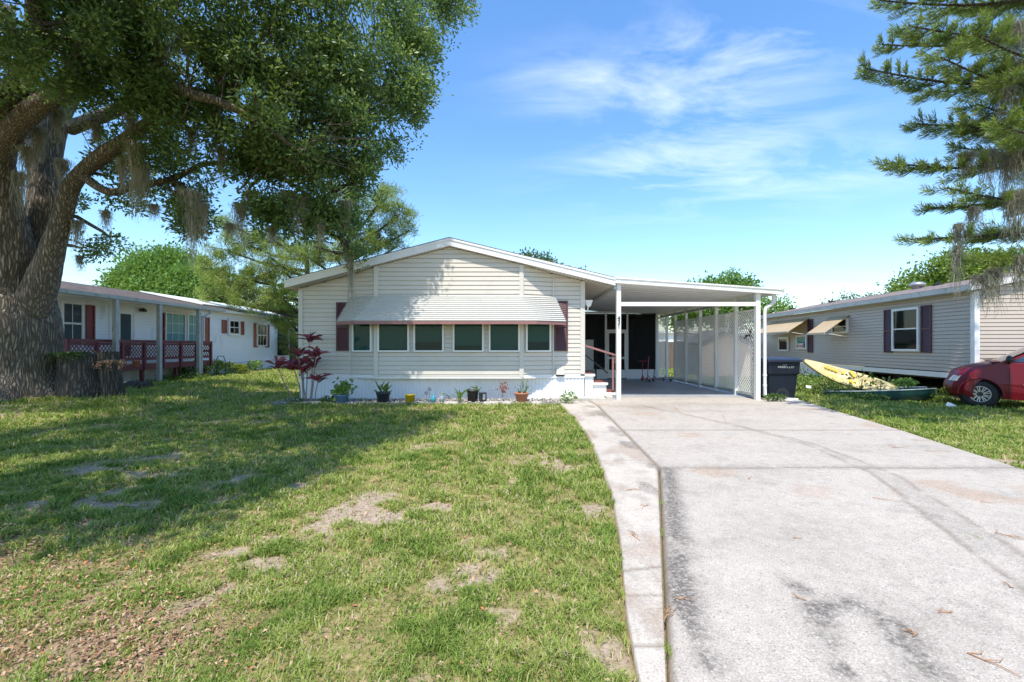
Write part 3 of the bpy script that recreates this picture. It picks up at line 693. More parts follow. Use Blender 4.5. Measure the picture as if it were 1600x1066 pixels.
# awning: ribbed metal slats over the bay, hipped at both ends
aw = MB(); zt, zb = ZD(462, 11.72), ZD(502, 11.15)
top = [(-4.22, WY_-.03, zt), (bayL1, BY_-.03, zt), (bayR0, BY_-.03, zt), (1.12, WY_-.03, zt)]
bot = [(-4.36, 11.50, zb), (-3.58, 11.16, zb), (.32, 11.16, zb), (1.33, 11.50, zb)]
bot = [(XD(526, 11.52), 11.52, zb), (-3.86, 11.16, zb), (.62, 11.16, zb), (XD(884, 11.52), 11.52, zb)]
ns = 13
for i in range(ns):
    u0, u1, u2 = i/ns, (i+.55)/ns, (i+1)/ns
    for j in range(3):
        def q(k, u, dz=0):
            a, b = top[k], bot[k]; dh = Vector((b[0]-a[0], b[1]-a[1], 0)).normalized()*dz; return (a[0]+(b[0]-a[0])*u+dh.x, a[1]+(b[1]-a[1])*u+dh.y, a[2]+(b[2]-a[2])*u)
        for ua, ub, za, zb2 in ((u0, u1, .0, .055), (u1, u2, .055, .0)):
            aw.add([q(j, ua, za), q(j+1, ua, za), q(j+1, ub, zb2), q(j, ub, zb2)], [(0, 1, 2, 3)])
ao = aw.build('awning', paint('white_awning_slats', (.64, .63, .595), .45, .04, 2, dirt=((.50, .50, .47), .62, 3)), H)
va = MB()
for j in range(3):
    a, b = Vector(bot[j]), Vector(bot[j+1]); va.bar(a-Vector((0, 0, .035)), b-Vector((0, 0, .035)), .03, .075)
va.build('valance', M['maroonlight'], ao)
for k, s_ in ((0, -1), (3, 1)):
    en = MB(); a, b = Vector(top[k]), Vector(bot[k]); en.add([a, b, (b.x, WY_-.02, b.z)], [(0, 1, 2)]); en.build('end_panel', M['white'], ao)
for x in (-3.3, -2.4, -1.45, -.5, .1): ar = MB(); ar.bar((x, BY_-.03, 1.95), (x, 11.2, zb-.03), .02, .02); ar.build('support_arm', M['maroonlight'], ao)
# dryer vent and corner light
v = MB(); v.box(XD(868, WY_), XD(882, WY_), WY_-.03, WY_-.01, ZD(588, WY_), ZD(572, WY_)); v.add([(XD(869, WY_), WY_-.03, ZD(586, WY_)), (XD(881, WY_), WY_-.03, ZD(586, WY_)), (XD(881, WY_), WY_-.11, ZD(585, WY_)), (XD(869, WY_), WY_-.11, ZD(585, WY_)), (XD(870, WY_), WY_-.03, ZD(573, WY_)), (XD(880, WY_), WY_-.03, ZD(573, WY_))], [(3, 2, 5, 4), (2, 1, 5), (0, 3, 4), (0, 1, 2, 3)])
v.build('dryer_vent', M['trimbeige'], H)
l = MB(); lx, lz = HX1+.14, ZD(476, WY_)
l.box(HX1+.02, HX1+.06, WY_+.10, WY_+.22, lz-.02, lz+.12)
l.add([(lx-.11, WY_+.02, lz+.12), (lx+.10, WY_+.02, lz+.12), (lx+.10, WY_+.20, lz+.12), (lx-.11, WY_+.20, lz+.12), (lx-.05, WY_+.06, lz-.05), (lx+.04, WY_+.06, lz-.05), (lx+.04, WY_+.16, lz-.05), (lx-.05, WY_+.16, lz-.05)], [(0, 1, 2, 3), (0, 4, 5, 1), (1, 5, 6, 2), (2, 6, 7, 3), (3, 7, 4, 0), (4, 7, 6, 5)])
l.tube([(lx-.02, WY_+.11, lz-.05), (lx-.03, WY_+.11, lz-.2)], [.025, .012], 8)
l.build('corner_light', M['white'], H)
# ================================================================ entry steps
E = thing('entry_steps', 'white entry steps with red brown treads beside the carport post', 'steps', (1.92, 12.05, 0))
xs = [1.93, 2.16, 2.50, 2.79]; zs = [ZD(584.5, 12.05), ZD(598, 12.05), ZD(613.5, 12.05)]
b = MB(); tr = MB(); ns_ = MB()
for i in range(3):
    b.box(xs[0] if i == 0 else xs[i]+.004, xs[i+1]+.0, 12.07, 13.1, 0, zs[i]-.055)
    tr.box(xs[0] if i == 0 else xs[i]+.002, xs[i+1]+.005, 12.10, 13.1, zs[i]-.052, zs[i]+.004)
    ns_.box(xs[0] if i == 0 else xs[i]-.03, xs[i+1]+.035, 12.02, 12.095, zs[i]-.06, zs[i]+.0)
b.build('riser', M['white'], E); tr.build('tread', M['redbrown'], E); ns_.build('nosing', M['white'], E)
h = MB(); hy = 12.04
A_ = P(913, 540.5, hy); B_ = P(963, 555.5, hy)
h.bar((1.95, hy+.0, A_[2]), (B_[0], hy, B_[2]), .045, .05); h.bar((XD(958, hy), hy+.03, .23), (XD(958, hy), hy+.03, B_[2]-.01), .045, .045)
h.tube([(XD(959, hy), hy+.03, B_[2]-.22), (XD(962, hy), hy+.03, B_[2]-.16), (XD(961, hy), hy+.03, B_[2]-.11), (XD(965, hy), hy+.03, B_[2]-.06)], .008, 6)
h.build('handrail', M['maroonlight'], E)
ha = MB(); ha.bar((2.1, 13.05, 1.15), (2.75, 13.05, .62), .03, .03); ha.box(2.02, 2.30, 12.6, 13.0, zs[0]+.006, zs[0]+.05); ha.build('rear_rail', M['black'], E)
lp = MB(); lp.box(1.0, 2.40, 11.62, 12.0, -.02, .075); lp.box(2.42, 2.60, 11.70, 11.99, -.02, .115)
tag(lp.build('concrete_curb', paint('old_curb', (.52, .48, .42), .85, .25, 6, bumps=.4), None, bevel=.012), 'weathered concrete blocks at the foot of the entry steps', 'curb')
# ================================================================ CARPORT
CP = thing('carport', 'flat white carport with lattice side wall and house number post', 'carport', (2.7, FY_, 0))
def cz(x): return 3.145+(x-2.64)*(2.85-3.145)/(6.85-2.64)      # top of fascia
YB = 19.25
rf = MB(); X0, X1 = 2.665, 6.83
rf.add([(X0, FY_+.03, cz(X0)-.01), (X1, FY_+.03, cz(X1)-.01), (X1, YB+.6, cz(X1)-.01), (X0, YB+.6, cz(X0)-.01), (X0, FY_+.03, cz(X0)-.16), (X1, FY_+.03, cz(X1)-.12), (X1, YB+.6, cz(X1)-.12), (X0, YB+.6, cz(X0)-.16)],
       [(0, 1, 2, 3), (7, 6, 5, 4), (4, 5, 1, 0), (6, 7, 3, 2), (7, 4, 0, 3), (5, 6, 2, 1)])
k = FY_+.32
while k < YB:       # pan ribs on the ceiling
    rf.add([(X0, k, cz(X0)-.161), (X1, k, cz(X1)-.121), (X1, k+.05, cz(X1)-.121), (X0, k+.05, cz(X0)-.161), (X0, k+.01, cz(X0)-.171), (X1, k+.01, cz(X1)-.131), (X1, k+.04, cz(X1)-.131), (X0, k+.04, cz(X0)-.171)],
           [(4, 5, 1, 0), (7, 4, 0, 3), (6, 7, 3, 2), (5, 6, 2, 1), (7, 6, 5, 4)]); k += .405
cro = rf.build('carport_roof', M['ceiling'], CP)
f = MB()
for y, t_, za, zb_ in ((FY_-.02, .05, 0, .125), (FY_-.045, .025, -.012, .022), (FY_-.035, .015, .085, .135)):
    f.add([(X0-.04, y, cz(X0)-zb_), (X1+.04, y, cz(X1)-zb_), (X1+.04, y, cz(X1)-za), (X0-.04, y, cz(X0)-za), (X0-.04, y+t_, cz(X0)-zb_), (X1+.04, y+t_, cz(X1)-zb_), (X1+.04, y+t_, cz(X1)-za), (X0-.04, y+t_, cz(X0)-za)],
          [(0, 1, 2, 3), (7, 6, 5, 4), (3, 2, 6, 7), (1, 0, 4, 5), (0, 3, 7, 4), (2, 1, 5, 6)])
f.build('fascia', M['white'], cro)
g = MB(); gx = X1+.002
g.add([(gx, FY_-.01, 2.74), (gx+.10, FY_-.01, 2.76), (gx+.115, FY_-.01, 2.86), (gx, FY_-.01, 2.86), (gx, YB, 2.74), (gx+.10, YB, 2.76), (gx+.115, YB, 2.86), (gx, YB, 2.86)], [(0, 1, 2, 3), (7, 6, 5, 4), (0, 4, 5, 1), (1, 5, 6, 2), (3, 7, 4, 0)])
g.build('gutter', M['greytrim'], cro)
d = MB(); dx = XD(1195, 11.75)
d.tube([(XD(1211, 11.7), 11.75, 2.76), (XD(1211, 11.7), 11.75, ZD(470, 11.7)), (XD(1207, 11.7), 11.75, ZD(476, 11.7)), (XD(1198, 11.7), 11.75, ZD(481, 11.7)), (dx, 11.75, ZD(488, 11.7)), (dx, 11.75, .45), (dx, 11.75, .14), (dx+.08, 11.72, .06), (dx+.45, 11.66, .035), (dx+.75, 11.6, .02)], [.05, .05, .05, .048, .042, .042, .046, .05, .05, .05], 10)
for z in (.62, .36): d.tube([(dx, 11.75, z), (dx, 11.75, z+.05)], .05, 10)
d.build('downspout', M['white'], CP)
# posts and beam
PX = XD(1187, FY_)
def latpost(y, w_=.09, top=None):
    m = MB(); m.box(PX-w_/2, PX+w_/2, y-.045, y+.045, .0, top or cz(PX)-.13); return m.build('post', M['white'], CP)
lp_ = MB(); lx0 = XD(966.4, FY_+.1); lp_.box(lx0-.055, lx0+.055, FY_+.06, FY_+.17, .02, cz(2.7)-.12); lpo = lp_.build('post', M['white'], CP)
bm = MB(); bm.box(lx0+.056, PX-.056, FY_+.07, FY_+.15, ZD(478.5, 11.7), ZD(472.2, 11.7)); bm.build('beam', M['white'], CP)
fp = MB(); fp.box(PX-.055, PX+.055, FY_+.06, FY_+.17, .0, cz(PX)-.12); fp.build('post', M['white'], CP)
ys = [387*FY_/c for c in (350, 319, 294, 272, 255, 242)]
for y in ys: latpost(y)
sb = MB(); sb.box(PX-.04, PX+.04, FY_+.18, YB, 2.60, 2.68); sb.box(PX-.03, PX+.03, FY_+.18, ys[-1]-.05, .10, .15); sb.build('side_rail', M['greytrim'], CP)
def lattice(y0, y1, z0, z1, name='lattice_panel', x=PX+.01, pitch=.074, w_=.029, vert=None):
    m = MB(); L = y1-y0; Hh = z1-z0
    for sgn, xo in ((1, 0), (-1, .008)):
        c = -Hh if sgn > 0 else 0
        c = -Hh-((-Hh) % pitch); lim = L+Hh
        c = -Hh
        while c < lim:
            # line: (y-y0) = c + sgn*... clipped to the rectangle
            pts = []
            hw = w_*.7071
            if sgn > 0: quad = [(c-hw, 0), (c+hw, 0), (c+hw+Hh, Hh), (c-hw+Hh, Hh)]
            else: quad = [(c-hw, Hh), (c+hw, Hh), (c+hw+Hh, 0), (c-hw+Hh, 0)]
            q = clip(clip([p_ for p_ in quad], -1, 0, 0), 1, 0, L)
            if len(q) > 2:
                if vert is None: m.poly([(x+xo, y0+a, z0+b_) for a, b_ in q], (.007, 0, 0))
                else: m.poly([(vert[0]+a, vert[1]+xo, z0+b_) for a, b_ in q], (0, .007, 0))
            c += pitch*1.41
    e = .03
    if vert is None:
        m.box(x-.006, x+.021, y0, y0+e, z0, z1); m.box(x-.006, x+.021, y1-e, y1, z0, z1); m.box(x-.006, x+.021, y0+e, y1-e, z0, z0+e); m.box(x-.006, x+.021, y0+e, y1-e, z1-e, z1)
    return m.build(name, M['white'], CP)
yy = [FY_+.12]+ys
for a, b_ in zip(yy[:-2], yy[1:-1]): lattice(a+.06, b_-.05, .16, 2.37)
lattice(0, .40, .1, 2.6, x=0, vert=(6.02, 19.1))
# screen wall at the back
SW = 19.15; sc_ = MB()
vx = [XD(913, SW)-.35, XD(946.5, SW), XD(980, SW), XD(1027, SW)]
ztop = 2.78
for x in vx[1:]: sc_.box(x-.04, x+.04, SW-.04, SW+.04, .03, ztop)
sc_.box(1.92, 6.05, SW-.045, SW+.045, ztop, ztop+.08); 
zk = ZD(578, SW); sc_.box(1.92, vx[1]-.04, SW-.035, SW+.035, zk-.03, zk+.02); sc_.box(vx[2]+.04, vx[3]-.04, SW-.035, SW+.035, zk-.03, zk+.02)
sc_.box(vx[1]+.04, vx[2]-.04, SW-.035, SW+.035, ZD(517, SW)-.02, ZD(517, SW)+.05)
fr = sc_.build('screen_frame', M['white'], CP)
kp = MB(); kp.box(1.92, vx[1]-.041, SW-.02, SW+.02, .03, zk-.03); kp.box(vx[2]+.041, vx[3]-.041, SW-.02, SW+.02, .03, zk-.03); kp.box(vx[3]+.041, 6.05, SW-.02, SW+.02, .03, ztop)
kp.build('kick_panel', M['white'], fr)
sn = MB()
for a, b_ in ((1.92, vx[1]), (vx[2], vx[3])): sn.poly([(a+.03, SW, zk), (b_-.03, SW, zk), (b_-.03, SW, ztop), (a+.03, SW, ztop)])
sn.poly([(vx[1]+.03, SW, ZD(517, SW)+.05), (vx[2]-.03, SW, ZD(517, SW)+.05), (vx[2]-.03, SW, ztop), (vx[1]+.03, SW, ztop)])
sn.build('screen', M['screen'], fr)
dr = MB(); dx0, dx1, dz0, dz1 = vx[1]+.05, vx[2]-.05, .06, ZD(518, SW); e = .075
dr.box(dx0, dx0+e, SW-.05, SW-.01, dz0, dz1); dr.box(dx1-e, dx1, SW-.05, SW-.01, dz0, dz1); dr.box(dx0+e, dx1-e, SW-.05, SW-.01, dz1-e, dz1); dr.box(dx0+e, dx1-e, SW-.05, SW-.01, ZD(561, SW), ZD(558, SW)); dr.box(dx0+e, dx1-e, SW-.05, SW-.01, dz0, zk)
do = dr.build('screen_door', M['white'], CP)
ds = MB(); ds.poly([(dx0+e, SW-.03, zk), (dx1-e, SW-.03, zk), (dx1-e, SW-.03, dz1-e), (dx0+e, SW-.03, dz1-e)]); ds.build('screen', M['screen'], do)
hd = MB(); hd.box(dx0+.02, dx0+.05, SW-.09, SW-.05, 1.0, 1.12); hd.build('handle', M['black'], do)
bk = MB(); bk.box(1.92, 6.1, 22.4, 22.5, 0, 3.0); bk.box(6.05, 6.12, SW+.06, 22.4, 0, 2.9); bk.box(1.92, 6.12, YB+.61, 22.5, 2.72, 2.80); bk.box(1.905, 1.93, SW+.06, 22.4, .03, 2.72)  # thin side panel is added over the beige wall to keep the room dark
bk.build('rear_room_wall_dark_panel', paint('dim_room_wall', (.09, .095, .10), .7, .15, 1.5, stretch=(8, 1, 1)), CP)
# house number 431 running down the left post
def textobj(body, size, loc, rot, mat, parent, name, ext=.006):
    cu = bpy.data.curves.new(name, 'FONT'); cu.body = body; cu.size = size; cu.extrude = ext; cu.align_x = 'CENTER'; cu.align_y = 'CENTER'; cu.space_line = .82
    o = bpy.data.objects.new(name, cu); COL.objects.link(o); o.location = loc; o.rotation_euler = rot
    bpy.context.view_layer.update()
    dg = bpy.context.evaluated_depsgraph_get(); me = bpy.data.meshes.new_from_object(o.evaluated_get(dg)); me.transform(o.matrix_world)
    bpy.data.objects.remove(o)
    me.materials.clear(); return link(name, me, mat, parent)
for ch, py in (('4', 497.5), ('3', 504.3), ('1', 511.2)):
    textobj(ch, .165, (lx0, FY_+.052, ZD(py, FY_+.05)), (R(90), 0, 0), M['black'], lpo, 'house_number')
# things hung on the lattice
og = MB(); ox, oy, oz = PX-.03, 12.05, ZD(524, 12.0)
og.ball((ox, oy, oz), .055, 8, (.25, 1, .55)); og.ball((ox, oy+.13, oz-.01), .055, 8, (.25, 1.1, .6)); og.ball((ox, oy-.04, oz+.08), .035, 8, (.25, .8, 1))
for a in (-.10, .0, .12, .2): og.bar((ox, oy+a, oz), (ox, oy+a+.07*(1 if a > .05 else -1), oz-.09), .012, .018)
og.bar((ox, oy-.05, oz+.08), (ox, oy-.11, oz+.17), .01, .02); og.bar((ox, oy-.02, oz+.1), (ox, oy+.03, oz+.18), .01, .02)
tag(og.build('wall_ornament', M['black']), 'black metal creature ornament hanging on the white lattice near the corner post', 'ornament')
og = MB(); y_ = 13.3
for k in range(7): a = k/6; og.tube([(PX-.03, y_+.12*math.sin(a*9), 2.35-a*.10), (PX-.03, y_+.16*math.sin(a*9+1), 2.25-a*.45), (PX-.035, y_+.1*math.cos(a*7), 2.10-a*.4)], .012, 5)
og.ball((PX-.03, y_, 2.30), .05, 6); og.ball((PX-.03, y_+.02, 1.85), .06, 6)
tag(og.build('wind_chime', M['white']), 'small pale hanging wind chime high on the white lattice', 'wind chime')
# cabinet behind the steps
c = thing('storage_cabinet', 'tall pale grey cabinet against the dark screen wall behind the entry steps', 'cabinet', (3.2, 18.7, 0))
m = MB(); cx0, cx1 = XD(912, 18.6)-.3, XD(927.5, 18.6); m.box(cx0, cx1, 18.6, 18.95, .03, ZD(531, 18.6)); m.build('cabinet_body', paint('pale_cabinet', (.55, .57, .58), .5, .08, 3), c)
for a, b_ in ((.06, .95), (.97, ZD(531, 18.6)-.03)):
    m = MB(); m.box(cx0+.02, cx1-.02, 18.575, 18.598, a, b_); m.build('door', paint('pale_door', (.58, .60, .61), .5, .08, 3), c)
m = MB(); ax = (cx0+cx1)/2+.10
pts = [(ax+.42*math.cos(a), 19.0, ZD(531, 19)-.2+.48*math.sin(a)) for a in np.linspace(0, math.pi, 15)]; pts = [(ax+.42, 19.0, .05)]+pts
m.tube(pts, .03, 6)
tag(m.build('arched_frame', M['black']), 'black arched metal frame standing behind the pale cabinet', 'frame')
# kick scooters
def scooter(px, D, hgt, col, ang, lab, flat=True):
    s_ = thing('kick_scooter', lab, 'scooter', (XD(px, D), D, .03), 'kick scooters parked in the carport')
    o_ = ORG[s_]; T = Matrix.Translation(o_) @ Matrix.Rotation(R(ang), 4, 'Z')
    m = MB(T); m.box(-.55, -.08, -.055, .055, .07, .095); m.bar((-.08, 0, .08), (.02, 0, .20), .05, .03); m.build('deck', M[col], s_)
    m = MB(T); m.tube([(.05, 0, .06), (.03, 0, .22), (-.02, 0, hgt)], .016, 8); m.tube([(.05, -.03, .06), (.05, .03, .06)], .02, 6); m.build('stem', M[col if col != 'silver' else 'silver'], s_)
    m = MB(T); m.tube([(-.02, -.18, hgt), (-.02, .18, hgt)], .014, 8); hb = m.build('handlebar', M['black'] if col != 'scooterred' else M['scooterred'], s_)
    for x in (.06, -.58):
        m = MB(T); m.tube([(x, -.015, .055), (x, .015, .055)], .055, 14); m.build('wheel', M['black'], s_)
M['scooterred'] = paint('scooter_red', (.42, .03, .045), .35, .1, 5); M['silver'] = paint('silver', (.5, .5, .52), .3, .1, 5, metal=.6); M['scooterpink'] = paint('scooter_pink', (.55, .15, .22), .4, .1, 5)
scooter(1004, 18.0, .78, 'scooterred', 100, 'shorter red kick scooter with a pale stem, leftmost in the carport')
scooter(1013, 18.2, .95, 'scooterpink', 170, 'tall pinkish red kick scooter in the middle of the carport group')
scooter(1023, 17.7, .78, 'black', 160, 'dark kick scooter nearest the lattice corner of the carport')
# ================================================================ LEFT HOUSE (long wall faces +X at X=-13.6)
LXW = -13.6
TLH = Matrix(((0, -1, 0, LXW), (1, 0, 0, 0), (0, 0, 1, 0), (0, 0, 0, 1)))   # local x -> world Y, local -y -> world +X
def lY(px): return LXW*F/(px-800)          # depth on the wall seen at px
def lz(py, px): return ZD(py, lY(px))
LH = thing('neighbor_house', 'white sided mobile home with brown shingles and burgundy porch deck behind the oak', 'house', (LXW, 12.2, 0))
LE = lY(432)
w = MB(TLH); siding(w, 12.2, LE-.08, .62, 2.98, h=.105)
w.box(12.2, LE, .02, 7.5, .62, 2.98)
w.build('siding_wall', M['whitesiding'], LH)
t = MB(TLH); t.box(LE-.09, LE+.02, -.03, .02, .60, 2.98); t.box(lY(172)-.05, lY(172)+.05, -.025, 0, .62, 2.98); t.build('corner_trim', M['white'], LH)
s = MB(TLH); x = 12.2
while x < LE: s.add([(x, 0, 0), (x+.07, 0, 0), (x+.08, -.014, 0), (x+.15, -.014, 0), (x, 0, .6), (x+.07, 0, .6), (x+.08, -.014, .6), (x+.15, -.014, .6)], [(0, 1, 5, 4), (1, 2, 6, 5), (2, 3, 7, 6)]); x += .15
s.box(12.2, LE, -.03, .02, .6, .64); s.build('skirting', M['skirt'], LH)
rf = MB(); gX = -12.5; y0, y1 = 11.9, LE+.15; yp = lY(342)-1.0
yp = 19.7
# main roof plane rises from the eave; the porch roof reaches out to the gutter
def slab(mb, pts, th): mb.poly([(a, b, c-th) for a, b, c in pts][::-1], (0, 0, th))
slab(rf, [(-13.35, y0, 3.07), (-13.35, y1, 3.07), (-17.6, y1, 3.95), (-17.6, y0, 3.95)][::-1], .06)
slab(rf, [(gX-.02, y0, 3.0), (gX-.02, yp, 3.0), (-13.34, yp, 3.095), (-13.34, y0, 3.095)][::-1], .05)
ro = rf.build('roof', M['shingle_brown'], LH)
g = MB(); g.add([(gX, y0, 2.86), (gX+.11, y0, 2.88), (gX+.125, y0, 2.99), (gX, y0, 2.99), (gX, yp, 2.86), (gX+.11, yp, 2.88), (gX+.125, yp, 2.99), (gX, yp, 2.99)], [(0, 1, 2, 3), (7, 6, 5, 4), (0, 4, 5, 1), (1, 5, 6, 2), (3, 2, 6, 7)])
g.build('gutter', M['greytrim'], ro)
g = MB(); g.box(-13.36, -13.32, yp+.02, y1, 2.97, 3.06); g.box(-13.6, -13.33, yp, y1, 2.955, 2.968); g.box(-13.6, gX, y0, yp, 2.90, 2.91); g.build('eave', M['white'], ro)
# windows etc
def lw(p0, p1, yt, yb, **k):
    a, b = lY(p0), lY(p1); pm = (p0+p1)/2
    return window(LH, TLH, a, b, lz(yb, pm), lz(yt, pm), y=-.012, **k)
lw(94, 127, 473, 540, split=.52, gl='glassdark', behind='curtain', muntin=(2, 2))
lw(256, 288, 489, 537, fw=.05, behind='curtain', muntin=(3, 3)); lw(291, 317, 491.5, 537, fw=.05, behind='curtain', muntin=(3, 3))
lw(355, 373.5, 498.5, 525, fw=.12, gl='glassdark', behind='dark', split=.5, muntin=(2, 2)); lw(400, 415.5, 506, 541, fw=.06, gl='glassdark', behind='dark', split=.48, muntin=(3, 2))
for p0, p1, yt, yb, mt in ((133, 147, 477, 540, 'redshut'), (250, 256, 489, 540, 'redshut'), (318.5, 326.5, 496, 540, 'brick_shutter'), (346, 353.5, 500, 521, 'brick_shutter'), (374, 380.5, 502.5, 523.5, 'brick_shutter'), (396, 402, 505, 543, 'brick_shutter'), (414.5, 420, 507, 543, 'brick_shutter')):
    if mt == 'redshut' and 'redshut' not in M: M['redshut'] = paint('dark_red_shutter', (.20, .035, .035), .5, .1, 4)
    pm = (p0+p1)/2; shutter(LH, TLH, lY(p0), lY(p1), lz(yb, pm), lz(yt, pm), -.012, M[mt], louver=False)
# door
d0, d1 = lY(178), lY(209); m = MB(TLH); zt = lz(481, 194); m.box(d0, d0+.07, -.05, 0, .62, zt); m.box(d1-.07, d1, -.05, 0, .62, zt); m.box(d0+.07, d1-.07, -.05, 0, zt-.07, zt)
m.box(d0+.07, d0+.22, -.035, 0, .62, zt-.07); m.box(d1-.15, d1-.07, -.035, 0, .62, zt-.07); m.box(d0+.22, d1-.15, -.034, 0, .62, 1.05); m.box(d0+.22, d1-.15, -.034, 0, zt-.22, zt-.07)
dd = m.build('door', M['white'], LH)
m = MB(TLH); m.poly([(d0+.22, -.02, 1.05), (d1-.15, -.02, 1.05), (d1-.15, -.02, zt-.22), (d0+.22, -.02, zt-.22)]); m.build('pane', M['glassdark'], dd)
m = MB(TLH); m.poly([(d0+.22, -.014, 1.05), (d1-.15, -.014, 1.05), (d1-.15, -.014, zt-.22), (d0+.22, -.014, zt-.22)]); m.build('curtain', M['curtain'], dd)
m = MB(TLH); hx = lY(219); hz = lz(484.5, 219)
m.box(hx-.05, hx+.05, -.04, 0, hz-.06, hz+.06); m.ball((hx, -.13, hz), .075, 8); m.ball((hx-.1, -.12, hz-.02), .05, 6); m.ball((hx+.1, -.12, hz-.02), .05, 6); m.build('wall_lamp', M['black'], LH)
# porch posts
def bx(name, mat, parent, *a): m = MB(); m.box(*a); return m.build(name, mat, parent)
M['postgrey'] = paint('weathered_post', (.40, .42, .40), .6, .15, 4, dirt=((.20, .22, .17), .56, 5, (1, 1, .4)))
for px in (181.5, 249.5, 311):
    Y = -12.45*F/(px-800); bx('post', M['postgrey'], LH, -12.52, -12.40, Y-.06, Y+.06, gh(-12.4, Y)-.05, 2.87)
m = MB(); Y = -12.45*F/(311-800)
m.tube([(-12.42, Y+.6, 2.88), (-12.42, Y+.6, 2.75), (-12.45, Y+.35, 2.62), (-12.42, Y+.13, 2.5), (-12.42, Y+.12, .3)], .04, 8); m.build('downspout', M['postgrey'], LH)
# deck
DK = [(-12.55, 12.8), (-12.85, 15.85), (-12.85, 19.35)]
dk = MB(); dk.poly([(DK[0][0], DK[0][1], .74), (DK[1][0], DK[1][1], .74), (DK[2][0], DK[2][1], .74), (-13.57, DK[2][1], .74), (-13.57, 12.8, .74)], (0, 0, .04))
dko = dk.build('deck', M['white'], LH)
rl = MB(); lt = MB()
for (a, b) in zip(DK[:-1], DK[1:]):
    A, B = Vector((*a, 0)), Vector((*b, 0)); d = (B-A).normalized(); nrm = Vector((d.y, -d.x, 0)); L = (B-A).length
    A = A+nrm*.04; B = B+nrm*.04
    U = lambda z: Vector((0, 0, z))
    rl.bar(A+U(.69)-nrm*.01, B+U(.69)-nrm*.01, .04, .22); rl.bar(A+U(1.56), B+U(1.56), .12, .10); rl.bar(A+U(1.47), B+U(1.47), .04, .07); rl.bar(A+U(.96), B+U(.96), .04, .10)
    n = max(2, round(L/1.0))
    for i in range(n+1): q = A+d*(L*i/n); rl.bar(q+U(.58), q+U(1.6), .09, .09)
    k = 0; hh = .50
    while k < (L+hh)/.14:
        for sg in (1, -1):
            c = -hh+k*.14; quad = [(c-.018, 0 if sg > 0 else hh), (c+.018, 0 if sg > 0 else hh), (c+.018+hh, hh if sg > 0 else 0), (c-.018+hh, hh if sg > 0 else 0)]
            q = clip(clip(quad, -1, 0, 0), 1, 0, L)
            if len(q) > 2: lt.poly([A+d*u+U(1.0+v)-nrm*(.012 if sg > 0 else .002) for u, v in q], nrm*.008)
        k += 1
m_ = rl; m_.box(-13.5, -12.9, 19.3, 19.38, .6, .8); m_.bar((-13.55, 19.38, 1.56), (-12.8, 19.38, 1.56), .1, .1)
for z in (.95, 1.2): m_.bar((-13.55, 19.38, z), (-12.8, 19.38, z), .04, .08)
m_.build('railing', M['deck'], LH); lt.build('railing_lattice', M['deck'], LH)
sp = MB()
for Y in (13.2, 14.6, 15.9, 17.5, 19.1): sp.box(-12.98, -12.88, Y-.05, Y+.05, 0, .74)
sp.build('deck_support', M['deck'], LH)
# screened porch at the far end
sp = thing('screened_porch', 'dark screened porch with white flat roof at the far end of the white house', 'porch', (LXW, LE+.05, 0))
y0, y1 = LE+.03, lY(469)
zr = lambda X_: 3.10+.2071*(-13.35-X_)
m = MB(); m.poly([(-14.55, 21.4, zr(-14.55)), (-14.55, y0+.15, zr(-14.55)), (-17.5, y0+.15, zr(-17.5)), (-17.5, 21.4, zr(-17.5))][::-1], (0, 0, .05)); m.poly([(-13.35, y0+.16, zr(-13.35)-.05), (-13.35, y1+.2, zr(-13.35)-.05), (-17.4, y1+.2, zr(-17.4)-.05), (-17.4, y0+.16, zr(-17.4)-.05)][::-1], (0, 0, .09)); m.build('flat_roof', M['white'], sp)
m = MB(); X = -13.62; ys = [y0, lY(451.5), lY(463.5), y1]
for y in ys: m.box(X-.03, X+.03, y-.05, y+.05, .1, 3.0)
m.box(X-.03, X+.03, y0+.05, y1-.05, 2.90, 3.0)
for a, b in ((ys[1], ys[2]),): m.box(X-.04, X+.04, a+.05, b-.05, 2.45, 2.55); m.box(X-.04, X+.04, a+.05, b-.05, .85, .95)
m.box(X-.03, X+.03, ys[0]+.05, ys[1]-.05, .1, .85); m.build('porch_frame', M['white'], sp)
m = MB(); m.poly([(X-.01, y0, .6), (X-.01, y1, .6), (X-.01, y1, 2.95), (X-.01, y0, 2.95)]); m.build('screen', screenmat('porch_screen', .72), sp)
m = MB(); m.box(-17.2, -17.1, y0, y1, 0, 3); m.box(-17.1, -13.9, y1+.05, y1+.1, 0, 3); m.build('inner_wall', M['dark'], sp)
m = MB()
for i in range(3): m.box(X+.05, X+.45+.3*(2-i), ys[1]+.1, ys[2]-.1, .2*i, .2*i+.2)
m.build('porch_step', M['deck'], sp)
# hanging terracotta pot on the deck
m = MB(); hp = P(213, 568, 14.9); m.lathe((hp[0], hp[1], hp[2]-.10), [(.0, 0), (.075, 0), (.11, .17), (.12, .17), (.12, .2), (.10, .2), (.085, .05), (0, .05)], 14)
m.bar((hp[0]-.13, hp[1], hp[2]+.12), (hp[0], hp[1], hp[2]+.08), .01, .01)
M['terra'] = paint('terracotta', (.48, .20, .12), .7, .12, 6)
tag(m.build('hanging_pot', M['terra']), 'small terracotta pot hanging on the burgundy deck', 'pot')
